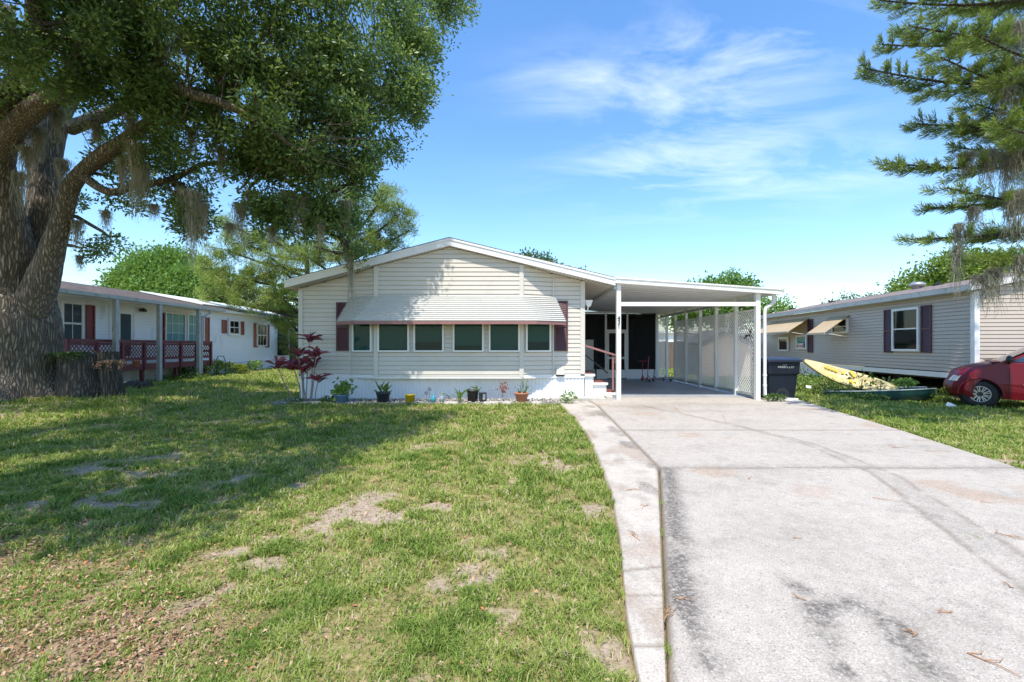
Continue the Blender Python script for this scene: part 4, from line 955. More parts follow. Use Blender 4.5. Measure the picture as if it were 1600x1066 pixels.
# garden edging and hose
m = MB(); rr = random.Random(3); Y = 17.6
while Y < 30:
    l = rr.uniform(.26, .36); X = -12.75+.02*(Y-20)+rr.uniform(-.02, .02); m.box(X-.07, X+.07, Y, Y+l-.02, gh(X, Y)-.02, gh(X, Y)+rr.uniform(.06, .10)); Y += l
tag(m.build('brick_edging', M['redbrown'], None, bevel=.01), 'low brick edging along the white house flower bed', 'edging')
m = MB(); c = P(341, 566, 20.3)
m.tube([(c[0]-.5, c[1]-.4, .15), (c[0]-.25, c[1], .45), (c[0], c[1], .95), (c[0]+.18, c[1]+.1, .95), (c[0]+.26, c[1]+.1, .7), (c[0]+.2, c[1]+.2, .3)], .018, 6)
tag(m.build('garden_hose', M['black']), 'dark garden hose looped against the white house skirting', 'hose')
# ================================================================ RIGHT HOUSE
RA = math.atan(.1075); RO = (13.12, 12.9)
TR_ = Matrix.Translation((RO[0], RO[1], 0)) @ Matrix(((math.sin(RA), math.cos(RA), 0, 0), (math.cos(RA), -math.sin(RA), 0, 0), (0, 0, 1, 0), (0, 0, 0, 1)))   # x along wall away, y into house
def rs(px):      # distance along the wall seen at px
    k = (px-800)/F; return (RO[0]-k*RO[1])/(k*math.cos(RA)-math.sin(RA))
def rD(px): return RO[1]+rs(px)*math.cos(RA)
def rz(py, px): return ZD(py, rD(px))
RH = thing('neighbor_house', 'taupe sided mobile home raised above a dark crawl space behind the red minivan', 'house', (RO[0], RO[1], 0))
RL = 14.2
class MBX(MB): pass
w = MB(TR_)
siding(w, .09, RL, .62, 2.98, h=.112)
w.box(.02, RL, .03, 7.2, .62, 2.95)
# end wall facing the camera
TE = TR_ @ Matrix(((0, 1, 0, 0), (1, 0, 0, 0), (0, 0, 1, 0), (0, 0, 0, 1)))     # local x -> into house
e = MB(TE); siding(e, .10, 7.2, .60, 4.0, ((-.2, 1, 2.97), (.2, 1, 4.41)), h=.112)
b = len(w.v); w.v += e.v; w.f += [tuple(i+b for i in f) for f in e.f]; w.sm += e.sm
w.build('siding_wall', M['greysiding'], RH)
t = MB(TR_); t.box(-.035, .10, -.035, .10, .58, 2.95); t.build('corner_trim', M['white'], RH)
t = MB(TR_); t.box(0, RL, -.04, .0, .44, .60); t.box(-.04, -.005, .1, 7.2, .44, .60); t.build('rim_board', M['white'], RH)
r = MB(TR_)
for (ya, za), (yb, zb) in (((-.25, 3.14), (3.6, 3.90)), ((3.6, 3.90), (7.45, 3.14))):
    r.add([(-.12, ya, za), (RL+.2, ya, za), (RL+.2, yb, zb), (-.12, yb, zb), (-.12, ya, za-.06), (RL+.2, ya, za-.06), (RL+.2, yb, zb-.06), (-.12, yb, zb-.06)], [(3, 2, 1, 0), (4, 5, 6, 7), (0, 1, 5, 4), (2, 3, 7, 6), (3, 0, 4, 7), (1, 2, 6, 5)])
ro = r.build('roof', M['shingle_tan'], RH)
g = MB(TR_); g.box(-.14, RL+.2, -.30, -.255, 2.97, 3.12); g.box(-.10, RL, -.255, .0, 2.95, 2.962); g.build('fascia', M['greytrim'], ro)
g = MB(TR_)
for (ya, za), (yb, zb) in (((-.25, 3.11), (3.6, 3.87)), ((3.6, 3.87), (7.45, 3.11))):
    g.add([(-.17, ya, za-.15), (-.17, yb, zb-.15), (-.17, yb, zb+.02), (-.17, ya, za+.02), (-.13, ya, za-.15), (-.13, yb, zb-.15), (-.13, yb, zb+.02), (-.13, ya, za+.02)], [(0, 1, 2, 3), (7, 6, 5, 4), (0, 4, 5, 1), (3, 2, 6, 7), (0, 3, 7, 4)])
g.build('rake_board', M['white'], ro)
def on_roof(px, y): # world pos on roof
    k = (px-800)/F; ca, sa = math.cos(RA), math.sin(RA); s_ = (RO[0]+y*ca-k*(RO[1]-y*sa))/(k*ca-sa); return TR_ @ Vector((s_, y, 3.14+(y+.25)*.1974))
m = MB(); p = on_roof(1433, 2.9); m.lathe(p, [(.16, -.1), (.16, .10), (.26, .12), (.28, .18), (.18, .26), (0, .28)], 16); m.build('roof_vent', M['silver'] if 'silver' in M else M['white'], ro)
m = MB()
for px, y in ((1238, 2.8), (1300, 3.2), (1466, 3.0)): p = on_roof(px, y); m.tube([p-Vector((0, 0, .1)), p+Vector((0, 0, .16))], .035, 8); m.box(p.x-.12, p.x+.12, p.y-.12, p.y+.12, p.z-.02, p.z+.05)
m.build('vent_pipe', M['black'], ro)
def rw(p0, p1, yt, yb, **k):
    pm = (p0+p1)/2; a, b = rs(p1), rs(p0); return window(RH, TR_, a, b, rz(yb, pm), rz(yt, pm), y=-.014, **k)
rw(1396.5, 1439, 481.5, 549, fw=.075, gl='glassdark', behind='blind', split=.52)
rw(1218, 1233.5, 527, 549, fw=.09, gl='glassdark', behind='dark'); rw(1246, 1262, 524, 546, fw=.07, gl='glass', behind='curtain')
sgn = MB(TR_); q0, q1 = rs(1258.5), rs(1248.5)
rw(1302, 1326.5, 498, 521, fw=.07, gl='glassdark', behind='dark', split=.45)
for p0, p1, yt, yb in ((1382.5, 1395.5, 484, 551), (1440.5, 1456.5, 477, 551), (1263, 1271, 499, 551)):
    pm = (p0+p1)/2; shutter(RH, TR_, rs(p1), rs(p0), rz(yb, pm), rz(yt, pm), -.014, M['maroon'])
sg = MB(TR_); pm = 1254; sg.box(q0, q1, -.10, -.095, rz(544.5, pm), rz(536.5, pm)); sgo = sg.build('window_sign', paint('sign_white', (.75, .72, .70), .5, .05), RH)
# red illegible marks on the sign
sr_ = MB(TR_); nn = 5
for i in range(nn):
    a = q0+(q1-q0)*(i+.25)/nn; b_ = q0+(q1-q0)*(i+.8)/nn; sr_.box(a, b_, -.104, -.1005, rz(543, pm)+.0, rz(538.4+(i % 2), pm))
sr_.build('sign_marks', paint('sign_red', (.55, .06, .05), .5, .05), sgo)
def rawn(p0, p1, ytop, out, drop, slant=0):
    """tilted tan metal awning hinged on the wall"""
    pm = (p0+p1)/2; a, b = rs(p1), rs(p0); zt = rz(ytop, pm); m = MB(TR_)
    m.poly([(a, -.03, zt), (b, -.03, zt), (b, -out, zt-drop), (a, -out, zt-drop)], (0, .01, .03))
    o = m.build('window_awning', M['tan'], RH)
    v = MB(TR_); v.box(a-.01, b+.01, -out-.03, -out, zt-drop-.05, zt-drop+.02); v.build('valance', paint('cream_valance', (.58, .48, .33), .5, .08), o)
    for q_ in (a+.1, b-.1): v = MB(TR_); v.bar((q_, -.03, zt-drop-.15), (q_, -out+.05, zt-drop), .02, .02); v.build('support_arm', M['white'], o)
rawn(1207, 1265, 501, .95, .62); rawn(1297, 1327.5, 495, .95, .70)
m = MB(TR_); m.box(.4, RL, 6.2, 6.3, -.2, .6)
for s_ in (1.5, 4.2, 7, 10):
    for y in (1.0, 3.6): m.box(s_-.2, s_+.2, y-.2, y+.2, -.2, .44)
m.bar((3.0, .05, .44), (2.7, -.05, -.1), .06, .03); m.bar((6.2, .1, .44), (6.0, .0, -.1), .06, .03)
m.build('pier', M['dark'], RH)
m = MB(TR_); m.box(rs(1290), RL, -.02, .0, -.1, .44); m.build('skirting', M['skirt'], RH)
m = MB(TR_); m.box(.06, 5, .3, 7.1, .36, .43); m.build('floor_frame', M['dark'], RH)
# crawl space soil: dark rim inside
# wooden fences
def fence(x0, x1, y, z, lab, name='wooden_fence'):
    f_ = thing(name, lab, 'fence', (x0, y, 0)); m = MB(); r_ = random.Random(int(x0*10)); x = x0
    while x < x1: h_ = z+r_.uniform(-.03, .03); m.box(x, x+.135, y+r_.uniform(-.01, .01), y+.02, -.05, h_); x += .145
    m.build('pickets', M['fencewood'], f_)
    m = MB(); m.box(x0, x1, y+.022, y+.06, .3, .4); m.box(x0, x1, y+.022, y+.06, z-.4, z-.3); m.build('rail', M['fencewood'], f_)
fence(6.9, 15.9, 27.3, 1.68, 'weathered brown picket fence between the carport and the taupe house')
fence(-13, 30, 46, 1.7, 'long weathered grey picket fence across the far back yard')
# tan storage shed seen through the lattice
sh = thing('storage_shed', 'tan gabled storage shed on the lawn beyond the carport lattice', 'shed', (9.0, 19.5, 0))
m = MB(); sx0, sx1, sy0, sy1 = 8.35, 10.7, 20.2, 22.6; 
m.box(sx0, sx1, sy0, sy1, 0, 1.55); m.add([(sx0, sy0, 1.55), (sx1, sy0, 1.55), ((sx0+sx1)/2, sy0, 2.05), (sx0, sy1, 1.55), (sx1, sy1, 1.55), ((sx0+sx1)/2, sy1, 2.05)], [(0, 1, 2), (5, 4, 3)])
m.build('shed_wall', paint('tan_shed', (.55, .42, .30), .6, .1, 2), sh)
m = MB(); cxm = (sx0+sx1)/2
for s_ in (-1, 1): m.poly([(cxm, sy0-.12, 2.10), (cxm+s_*1.32, sy0-.12, 1.50), (cxm+s_*1.32, sy1+.1, 1.50), (cxm, sy1+.1, 2.10)], (0, 0, .05))
m.build('shed_roof', M['shingle_grey'], sh)
m = MB(); m.box(cxm-.5, cxm+.5, sy0-.03, sy0-.005, .08, 1.45); m.build('shed_door', paint('shed_door', (.62, .50, .38), .6, .1, 2), sh)
# far white house band
fh = thing('distant_house', 'distant low white house beyond the back fence seen through the lattice', 'house', (14, 55, 0))
m = MB(); m.box(13, 34, 56, 62, 0, 3.0); m.build('wall', M['whitesiding'], fh); m = MB(); m.box(12.6, 34.4, 55.6, 62.4, 3.0, 3.25); m.build('roof', M['ceiling'], fh)
# ================================================================ bin
def bin_():
    D = 11.75; x0 = XD(1195, D)+.08; x1 = XD(1252, D); xc = (x0+x1)/2; hw = (x1-x0)/2
    B = thing('wheeled_bin', 'dark blue wheeled rubbish bin with lid beside the carport post', 'bin', (xc, D+.35, 0))
    m = MB(); zt = 1.03
    def ring(z, a, b0, b1, r=.06): 
        out = []
        for sx, sy in ((-1, -1), (1, -1), (1, 1), (-1, 1)):
            for t in (0, 1, 2):
                ang = {(-1, -1): 180, (1, -1): 270, (1, 1): 0, (-1, 1): 90}[(sx, sy)]+45*t
                out.append((xc+sx*(a-r)+r*math.cos(R(ang)), (b0 if sy < 0 else b1)-sy*r+r*math.sin(R(ang)), z))
        return out
    yf, yb = D, D+.74
    m.loft([ring(.02, hw*.78, yf+.10, yb-.12), ring(.30, hw*.84, yf+.07, yb-.08), ring(.66, hw*.90, yf+.045, yb-.05), ring(.68, hw*.97, yf+.015, yb-.03), ring(.95, hw*.99, yf+.0, yb), ring(zt-.03, hw*1.0, yf-.01, yb)], smooth=False)
    body = m.build('bin_body', M['binblue'], B, bevel=.012)
    m = MB(); m.loft([ring(zt-.04, hw*1.06, yf-.05, yb+.03), ring(zt+.015, hw*1.07, yf-.055, yb+.03), ring(zt+.035, hw*1.02, yf-.02, yb), ring(zt+.075, hw*.85, yf+.12, yb-.1)], smooth=False)
    m.build('lid', M['binlid'], B, bevel=.012)
    m = MB(); m.tube([(xc-.02, yf+.06, .155), (xc-.02, yf+.22, .155)], .165, 24); wo = m.build('wheel', M['black'], B)
    m = MB(); m.tube([(xc-.02, yf+.045, .155), (xc-.02, yf+.07, .155)], .08, 18); m.build('hub', M['binblue'], wo)
    m = MB(); r_ = random.Random(5); x = xc-.17          # worn illegible white print
    while x < xc+.24:
        wd = r_.uniform(.022, .04); k = r_.choice((0, 1, 2)); y_ = yf+.002
        zb = .835-(x-xc)*.03
        m.box(x, x+.008, y_-.006, y_, zb, zb+.045)
        if k > 0: m.box(x+.009, x+wd-.007, y_-.006, y_, zb+.035, zb+.045)
        if k > 1: m.box(x+wd-.006, x+wd, y_-.006, y_, zb, zb+.045)
        if k != 1: m.box(x+.009, x+wd-.007, y_-.006, y_, zb, zb+.010)
        x += wd+.016
    x = xc-.05
    for i in range(5): m.box(x, x+.016, yf-.006, yf+.0, .905, .920); x += .024
    m.build('printed_lettering', M['postgrey'], body)
M['binblue'] = paint('dark_blue_plastic', (.010, .015, .026), .5, .15, 4, spec=.3); M['binlid'] = paint('navy_plastic_lid', (.018, .026, .052), .4, .12, 4)
bin_()
# ================================================================ kayak + canoe
def hull(p0, p1, width, depth, name, mats, lab, roll=0, rise0=0, rise1=0, deck=False, blunt=0, sag=0):
    a, b = Vector(p0), Vector(p1); d = (b-a); L = d.length; d.normalize(); side = d.cross(Vector((0, 0, 1))).normalized()
    up = side.cross(d).normalized(); up, side = (up*math.cos(roll)-side*math.sin(roll)), (side*math.cos(roll)+up*math.sin(roll))
    T = thing(name, lab, name, p0)
    rings = []; dk = []; n = 26
    for i in range(n+1):
        u = i/n; w_ = (math.sin(math.pi*min(max(u, .012), .988-(0 if not blunt else -.0)))**.62)
        if blunt and u > .5: w_ = max(w_, blunt+(1-blunt)*math.sin(math.pi*u)**.62 if u < 1 else blunt)
        hw = width/2*w_; bend = Vector((0, 0, 1))*(rise0*max(0, 1-u*2.6)**2+rise1*max(0, (u-.62)/.38)**2-sag*math.sin(math.pi*u))
        c = a+d*(L*u)+bend; dd = depth*(.45+.55*w_)
        rings.append([c+side*hw*math.cos(t)*1.0-up*dd*math.sin(t) if True else 0 for t in np.linspace(0, math.pi, 13)])
        if deck:
            k = .30*hw*(1 if .16 < u < .9 else .4)
            prof = [(-1, 0), (-.86, .035), (-.7, .03), (-.5, -.05 if .2 < u < .86 else .05), (0, -.075 if .2 < u < .86 else .065), (.5, -.05 if .2 < u < .86 else .05), (.7, .03), (.86, .035), (1, 0)]
            if .45 < u < .52: prof = [(x, max(z, .02)) for x, z in prof]
            dk.append([c-side*hw*x+up*z*min(1, w_*1.4) for x, z in prof])
    m = MB(); m.loft(rings, closed=False, caps=False); 
    if not deck:
        inner = [[q+(r_[6]-q)*-.0+(sum((Vector(z) for z in r_), Vector())/len(r_)-q)*.07 for q in r_] for r_ in rings]; m.loft([x[::-1] for x in inner], closed=False, caps=False)
    m.poly(rings[-1]); m.build('hull', mats[0], T)
    g = MB(); 
    for j in (0, -1): g.tube([r_[j] for r_ in rings], .017, 6)
    if blunt: g.tube(rings[-1], .018, 6)
    g.build('gunwale', mats[1], T)
    if deck:
        m = MB(); m.loft(dk, closed=False, caps=False); m.build('deck', mats[1], T)
        h_ = MB()
        for u0 in (.24, .28, .32, .36, .46, .50, .54):
            i = int(u0*n); c = (Vector(dk[i][3])+Vector(dk[i][5]))/2
            q = d*.035
            for s_ in (-.42, .42): h_.poly([c+side*width*s_*.42-q-d*.0+up*.03, c+side*width*s_*.42+q+up*.03, c+side*width*s_*.95+q+up*.045, c+side*width*s_*.95-q+up*.045], up*.02)
        h_.build('foot_well', mats[2], T)
    return T
M['kayaky'] = paint('sun_faded_yellow', (.60, .50, .24), .45, .08, 3, dirt=((.55, .46, .27), .62, 4)); M['kayako'] = paint('orange_yellow', (.68, .38, .06), .45, .12, 3, dirt=((.65, .58, .40), .52, 2)); M['kayakd'] = paint('bright_yellow', (.78, .50, .02), .5, .08)
M['canoe'] = paint('green_canoe', (.012, .062, .055), .45, .25, 3, dirt=((.05, .06, .05), .55, 3))
hull(P(1257, 566, 13.6), P(1404, 607, 12.75), .56, .20, 'kayak', (M['kayako'], M['kayaky'], M['kayakd']), 'sun faded yellow kayak tilted bow up over the green canoe', roll=-.85, rise0=.05, deck=True, sag=.10)
hull(P(1283, 611, 13.0), P(1455, 606, 12.5), .80, .42, 'canoe', (M['canoe'], paint('canoe_trim', (.30, .36, .36), .5, .1), None), 'dark green canoe lying in weeds under the yellow kayak', blunt=.45)
# ================================================================ minivan
def van():
    wx, wy = XD(1531, 11.3), 11.3; hd = math.atan2(.66, -.75)
    zg = -.12
    T = Matrix.Translation((wx, wy, zg)) @ Matrix.Rotation(hd, 4, 'Z') @ Matrix.Translation((.83, -.80 if False else 0, 0))
    # local: +x forward (bumper at 0), near side is +y? choose so that the near side is y=+.0 plane
    T = Matrix.Translation((wx, wy, zg)) @ Matrix.Rotation(hd, 4, 'Z') @ Matrix.Translation((.64, -.86, 0))
    V = thing('minivan', 'dark red minivan with silver spoked wheel parked on the grass at the right edge', 'car', (wx, wy, zg))
    # the near side faces the camera: local +y side must point toward the camera
    side = T.to_3x3() @ Vector((0, 1, 0))
    sgn = 1 if side.dot(Vector((-wx, -wy, 0))) > 0 else -1
    if sgn < 0: T = Matrix.Translation((wx, wy, zg)) @ Matrix.Rotation(hd, 4, 'Z') @ Matrix.Translation((.64, .86, 0))
    W = .93; WX = -.64; WR = -3.85; AR = .385; zc = .325
    def arch(c): return [(c+AR*math.cos(t), zc+AR*math.sin(t)) for t in np.linspace(math.pi*-.07, math.pi*1.07, 15)]
    out = [(-.10, .25), (-.02, .33), (0, .45), (-.02, .56), (-.06, .63), (-.10, .70), (-.15, .80), (-.28, .89), (-.50, .98), (-.76, 1.06), (-.95, 1.12), (-1.6, 1.11), (-2.6, 1.10), (-3.8, 1.10), (-4.62, 1.10), (-4.72, .9), (-4.78, .55), (-4.72, .28)]
    low = [(-4.5, .24)]+[(x, z) for x, z in arch(WR)][::-1]+[(-3.2, .22), (-2.2, .22), (-1.5, .22)]+[(x, z) for x, z in arch(WX)][::-1]+[(-.3, .24)]
    prof = out+low; rings = []
    for t in (-1, -.985, -.93, -.8, -.5, 0, .5, .8, .93, .985, 1):
        a = abs(t); r = []
        for x, z in prof:
            fx = x; 
            if x > -.9: fx = x-(.30*a**5+.06*a**2)*(1-min(1, -x/.9))*1.0
            if x < -4.2: fx = x+.12*a**4
            z2 = z+(.05*(1-a**3) if z > .75 else 0)
            tum = 1-.05*max(0, (z-.6))/.45-.035*max(0, .45-z)/.25
            y = t*W*tum
            if a == 1 and z > .72 and x > -4.6: z2 -= .015
            if a >= .985:
                pass
            r.append((fx, y, z2))
        rings.append(r)
    m = MB(T)
    n = len(prof)
    for i in range(len(rings)-1):
        vs = rings[i]+rings[i+1]; fs = [(k, (k+1) % n, n+(k+1) % n, n+k) for k in range(n)]
        m.add(vs, fs, True)
    m.add(rings[0], [tuple(range(n))]); m.add(rings[-1], [tuple(range(n))[::-1]])
    M['carred'] = paint('dark_red_car_paint', (.155, .005, .012), .38, .06, 2, spec=.3, coat=.15)
    body = m.build('body', M['carred'], V)
    # greenhouse
    g = MB(T); gh_ = [(-.90, 1.10), (-1.75, 1.63), (-2.1, 1.73), (-3.2, 1.78), (-4.3, 1.75), (-4.62, 1.62), (-4.70, 1.09)]
    rr = []
    for t in (-1, -.85, -.5, 0, .5, .85, 1):
        rr.append([(x-(.10*abs(t)**2 if x > -1.9 else 0), t*W*(.955-.17*(z-1.05)/.6), z-(.03*abs(t)**3 if z > 1.5 else 0)) for x, z in gh_])
    k = len(gh_)
    for i in range(len(rr)-1): g.add(rr[i]+rr[i+1], [(j, j+1, k+j+1, k+j) for j in range(k-1)], True)
    g.add(rr[0], [tuple(range(k))]); g.add(rr[-1], [tuple(range(k))[::-1]])
    g.build('cabin', M['carred'], V)
    M['carglass'] = paint('tinted_car_glass', (.045, .06, .075), .06, .02, 2, spec=.9, coat=.5)
    def sidept(x, z, o=.008): return (x, sgn*(W*(.955-.17*(z-1.05)/.6)+o), z)
    m = MB(T); m.poly([sidept(-1.16, 1.14), sidept(-1.86, 1.59), sidept(-2.50, 1.63), sidept(-2.50, 1.14)]); m.poly([sidept(-2.60, 1.14), sidept(-2.60, 1.63), sidept(-3.5, 1.64), sidept(-3.5, 1.14)]); m.poly([sidept(-3.6, 1.14), sidept(-3.6, 1.64), sidept(-4.35, 1.61), sidept(-4.5, 1.14)])
    m.build('side_window', M['carglass'], V)
    m = MB(T); ws = []
    for t in np.linspace(-.9, .9, 9):
        ws.append([(x-(.10*abs(t)**2)+.012, t*W*(.955-.17*(z-1.05)/.6), z+.012) for x, z in ((-.95, 1.13), (-1.33, 1.37), (-1.70, 1.60))])
    m.loft(ws, closed=False, caps=False); m.build('windshield', M['carglass'], V)
    m = MB(T); m.poly([(-.84, sgn*(W*.9), 1.115), (-.99, sgn*(W*.93), 1.135), (-.99, sgn*-.8, 1.16), (-.82, sgn*-.8, 1.15)], (0, 0, .012)); m.build('cowl', M['black'], V)
    # mirror
    m = MB(T); mx, my, mz = -1.12, sgn*(W+.10), 1.20
    m.ball((mx, my, mz), .115, 10, (.55, .95, .85)); m.tube([(mx, sgn*(W*.93), 1.12), (mx, my, mz-.04)], .035, 8); m.build('side_mirror', M['black'], V)
    # lamps, bumper seam, moulding, door seams
    def skin(x, z, o=.006):
        t = 1.0; fx = x-(.36)*(1-min(1, -x/.9)) if x > -.9 else x; tum = 1-.05*max(0, (z-.6))/.45-.035*max(0, .45-z)/.25
        return (fx, sgn*(W*tum+o), z)
    lm = MB(T)
    ring_ = []
    for t in (.60, .70, .80, .88):
        row = []
        for x, z in ((-.06, .635), (-.10, .70), (-.155, .775)):
            a = min(t, 1); fx = x-(.30*a**5+.06*a**2)*(1-min(1, -x/.9)); tum = 1-.05*max(0, (z-.6))/.45
            row.append((fx+.014-(.12 if t > 1 else 0), sgn*(min(t, 1)*W*tum+(.012 if t > .95 else 0)), z))
        ring_.append(row)
    lm.loft(ring_, closed=False, caps=False); lm.build('headlight', paint('headlight_lens', (.60, .50, .38), .12, .1, 8, coat=.6), V)
    s_ = MB(T)
    for x0, x1, z in ((-1.36, -2.56, .60), (-2.62, -3.4, .60)):
        s_.poly([(x0, sgn*(W+.004), z-.018), (x1, sgn*(W+.004), z-.018), (x1, sgn*(W+.004), z+.018), (x0, sgn*(W+.004), z+.018)], (0, sgn*.012, 0))
    s_.build('side_moulding', M['silver'], V)
    s_ = MB(T)
    for x in (-1.14, -2.55, -3.5): s_.poly([(x, sgn*(W-.02), .30), (x+.008, sgn*(W-.02), .30), (x+.008, sgn*(W*.985+.001), 1.0), (x, sgn*(W*.985+.001), 1.0)], (0, sgn*.021, 0))
    s_.build('door_seam', M['black'], V)
    h = MB(T); h.tube([(-2.25, sgn*(W*.985), .90), (-2.28, sgn*(W+.03), .905), (-2.45, sgn*(W+.03), .905), (-2.48, sgn*(W*.985), .90)], .013, 6); h.build('door_handle', M['carred'], V)
    for c in (WX, WR):
        fl = MB(T); fl.tube([(c+(AR+.012)*math.cos(t), sgn*(W*.985), zc+(AR+.012)*math.sin(t)) for t in np.linspace(0, math.pi, 17)], .022, 6)
        fl.build('arch_lip', M['carred'], V)
    for c in (WX, WR):
        ww = MB(T)
        pts = [(c+(AR-.004)*math.cos(t), zc+(AR-.004)*math.sin(t)) for t in np.linspace(0, 2*math.pi, 24, endpoint=False)]
        ww.add([(x, sgn*(W-.26), z) for x, z in pts], [tuple(range(24))])
        ww.build('wheel_well', M['dark'], V)
    for c in (WX, WR):
        for sd in (sgn, -sgn):
            yo = sd*(W-.045); yi = sd*(W-.25)
            m = MB(T); prof_ = [(.185, yo+sd*.0), (.225, yo+sd*.012), (.30, yo+sd*.008), (.326, yo-sd*.02), (.332, yo-sd*.06), (.332, yi+sd*.04), (.30, yi), (.2, yi)]
            vs = []; q = 32
            for r_, y_ in prof_:
                for kk in range(q): t = 2*math.pi*kk/q; vs.append((c+r_*math.cos(t), y_, zc+.005+r_*math.sin(t)))
            m.add(vs, [(i*q+kk, i*q+(kk+1) % q, (i+1)*q+(kk+1) % q, (i+1)*q+kk) for i in range(len(prof_)-1) for kk in range(q)], True)
            wh = m.build('wheel', M['tyre'], V)
            m = MB(T); m.add([(c+(.19)*math.cos(2*math.pi*kk/24), yo-sd*.03, zc+.005+(.19)*math.sin(2*math.pi*kk/24)) for kk in range(24)], [tuple(range(24))]); m.build('brake', M['dark'], wh)
            m = MB(T); zz = zc+.005
            m.tube([(c+(.19)*math.cos(t), yo+sd*.002, zz+(.19)*math.sin(t)) for t in np.linspace(0, 2*math.pi, 25)], .011, 6, caps=False)
            for j in range(18):
                t = 2*math.pi*(j//2)/9+(.13 if j % 2 else -.13); m.bar((c+.06*math.cos(t), yo, zz+.06*math.sin(t)), (c+.185*math.cos(t), yo+sd*.004, zz+.185*math.sin(t)), .017, .020, up=(0, 1, 0))
            m.build('rim', M['silver'], wh); m = MB(T); m.tube([(c, yo-sd*.02, zz), (c, yo+sd*.010, zz)], .055, 12); m.build('hub_cap', M['black'], wh)
M['tyre'] = paint('tyre_rubber', (.018, .018, .018), .75, .15, 8)
van()
# ================================================================ LIVE OAK
def rough_tube(mb_v, mb_f, pts, rad, seg=48, sub=14, amp=.06, flare=0, seed=0, freq=(5.5, 1.5)):
    """thick trunk with furrowed, lumpy surface (numpy)"""
    pts = np.array(pts, float); rad = np.array(rad, float)
    n = len(pts); u = np.linspace(0, n-1, (n-1)*sub+1); i = np.minimum(u.astype(int), n-2); f = u-i
    def cr(a):
        p0 = a[np.maximum(i-1, 0)]; p1 = a[i]; p2 = a[i+1]; p3 = a[np.minimum(i+2, n-1)]
        ff = f[:, None] if a.ndim > 1 else f
        return .5*((2*p1)+(-p0+p2)*ff+(2*p0-5*p1+4*p2-p3)*ff**2+(-p0+3*p1-3*p2+p3)*ff**3)
    C = cr(pts); Rr = cr(rad); d = unit(np.gradient(C, axis=0))
    x = np.cross(d[0], [0, .3, 1.0] if abs(d[0][2]) < .9 else [1, 0, 0]); x /= np.linalg.norm(x); xs = []
    for k in range(len(C)): x = x-d[k]*x.dot(d[k]); x /= np.linalg.norm(x); xs.append(x)
    xs = np.array(xs); ysx = np.cross(d, xs); th = np.linspace(0, 2*np.pi, seg, endpoint=False)
    ct, st = np.cos(th), np.sin(th)
    dirv = xs[:, None]*ct[None, :, None]+ysx[:, None]*st[None, :, None]
    base = C[:, None]+dirv*Rr[:, None, None]
    lump = fbm(base[..., 0]*1.3, base[..., 1]*1.3, base[..., 2]*.8, seed=seed+3, oct=3)-.5
    fur = np.abs(vnoise(base[..., 0]*freq[0]*1.6+lump*2, base[..., 1]*freq[0]*1.6, base[..., 2]*freq[1]*1.3, seed=seed+8)-.5)*2
    fine = fbm(base[..., 0]*16, base[..., 1]*16, base[..., 2]*6, seed=seed+9, oct=2)-.5
    dr = lump*amp*4+(fur**.6-.6)*amp*.7+fine*amp*.5
    if flare:
        h = np.clip((C[:, 2]-C[0, 2])/1.1, 0, 1)[:, None]
        lobes = .5+.5*np.sin(th*5+1.0)[None, :]+.3*np.sin(th*8+2)[None, :]
        dr = dr+flare*(1-h)**2.2*(.5+lobes)
    V = C[:, None]+dirv*(Rr[:, None]*(1)+dr*np.minimum(1, Rr/.3)[:, None])[..., None]
    b = sum(len(q) for q in mb_v); m = len(C)
    a = np.arange(m-1)[:, None]*seg; k = np.arange(seg)[None, :]; k2 = (k+1) % seg
    F_ = np.stack([a+k, a+k2, a+seg+k2, a+seg+k], -1).reshape(-1, 4)+b
    mb_v.append(V.reshape(-1, 3)); mb_f.append(F_)
OAK = thing('live_oak', 'huge spreading live oak with rough trunk and hanging moss at the left edge', 'tree', (-11.5, 10.5, gh(-11.5, 10.5)))
tv, tf = [], []
D0 = 10.5
def Q(px, py, D=D0): return P(px, py, D)
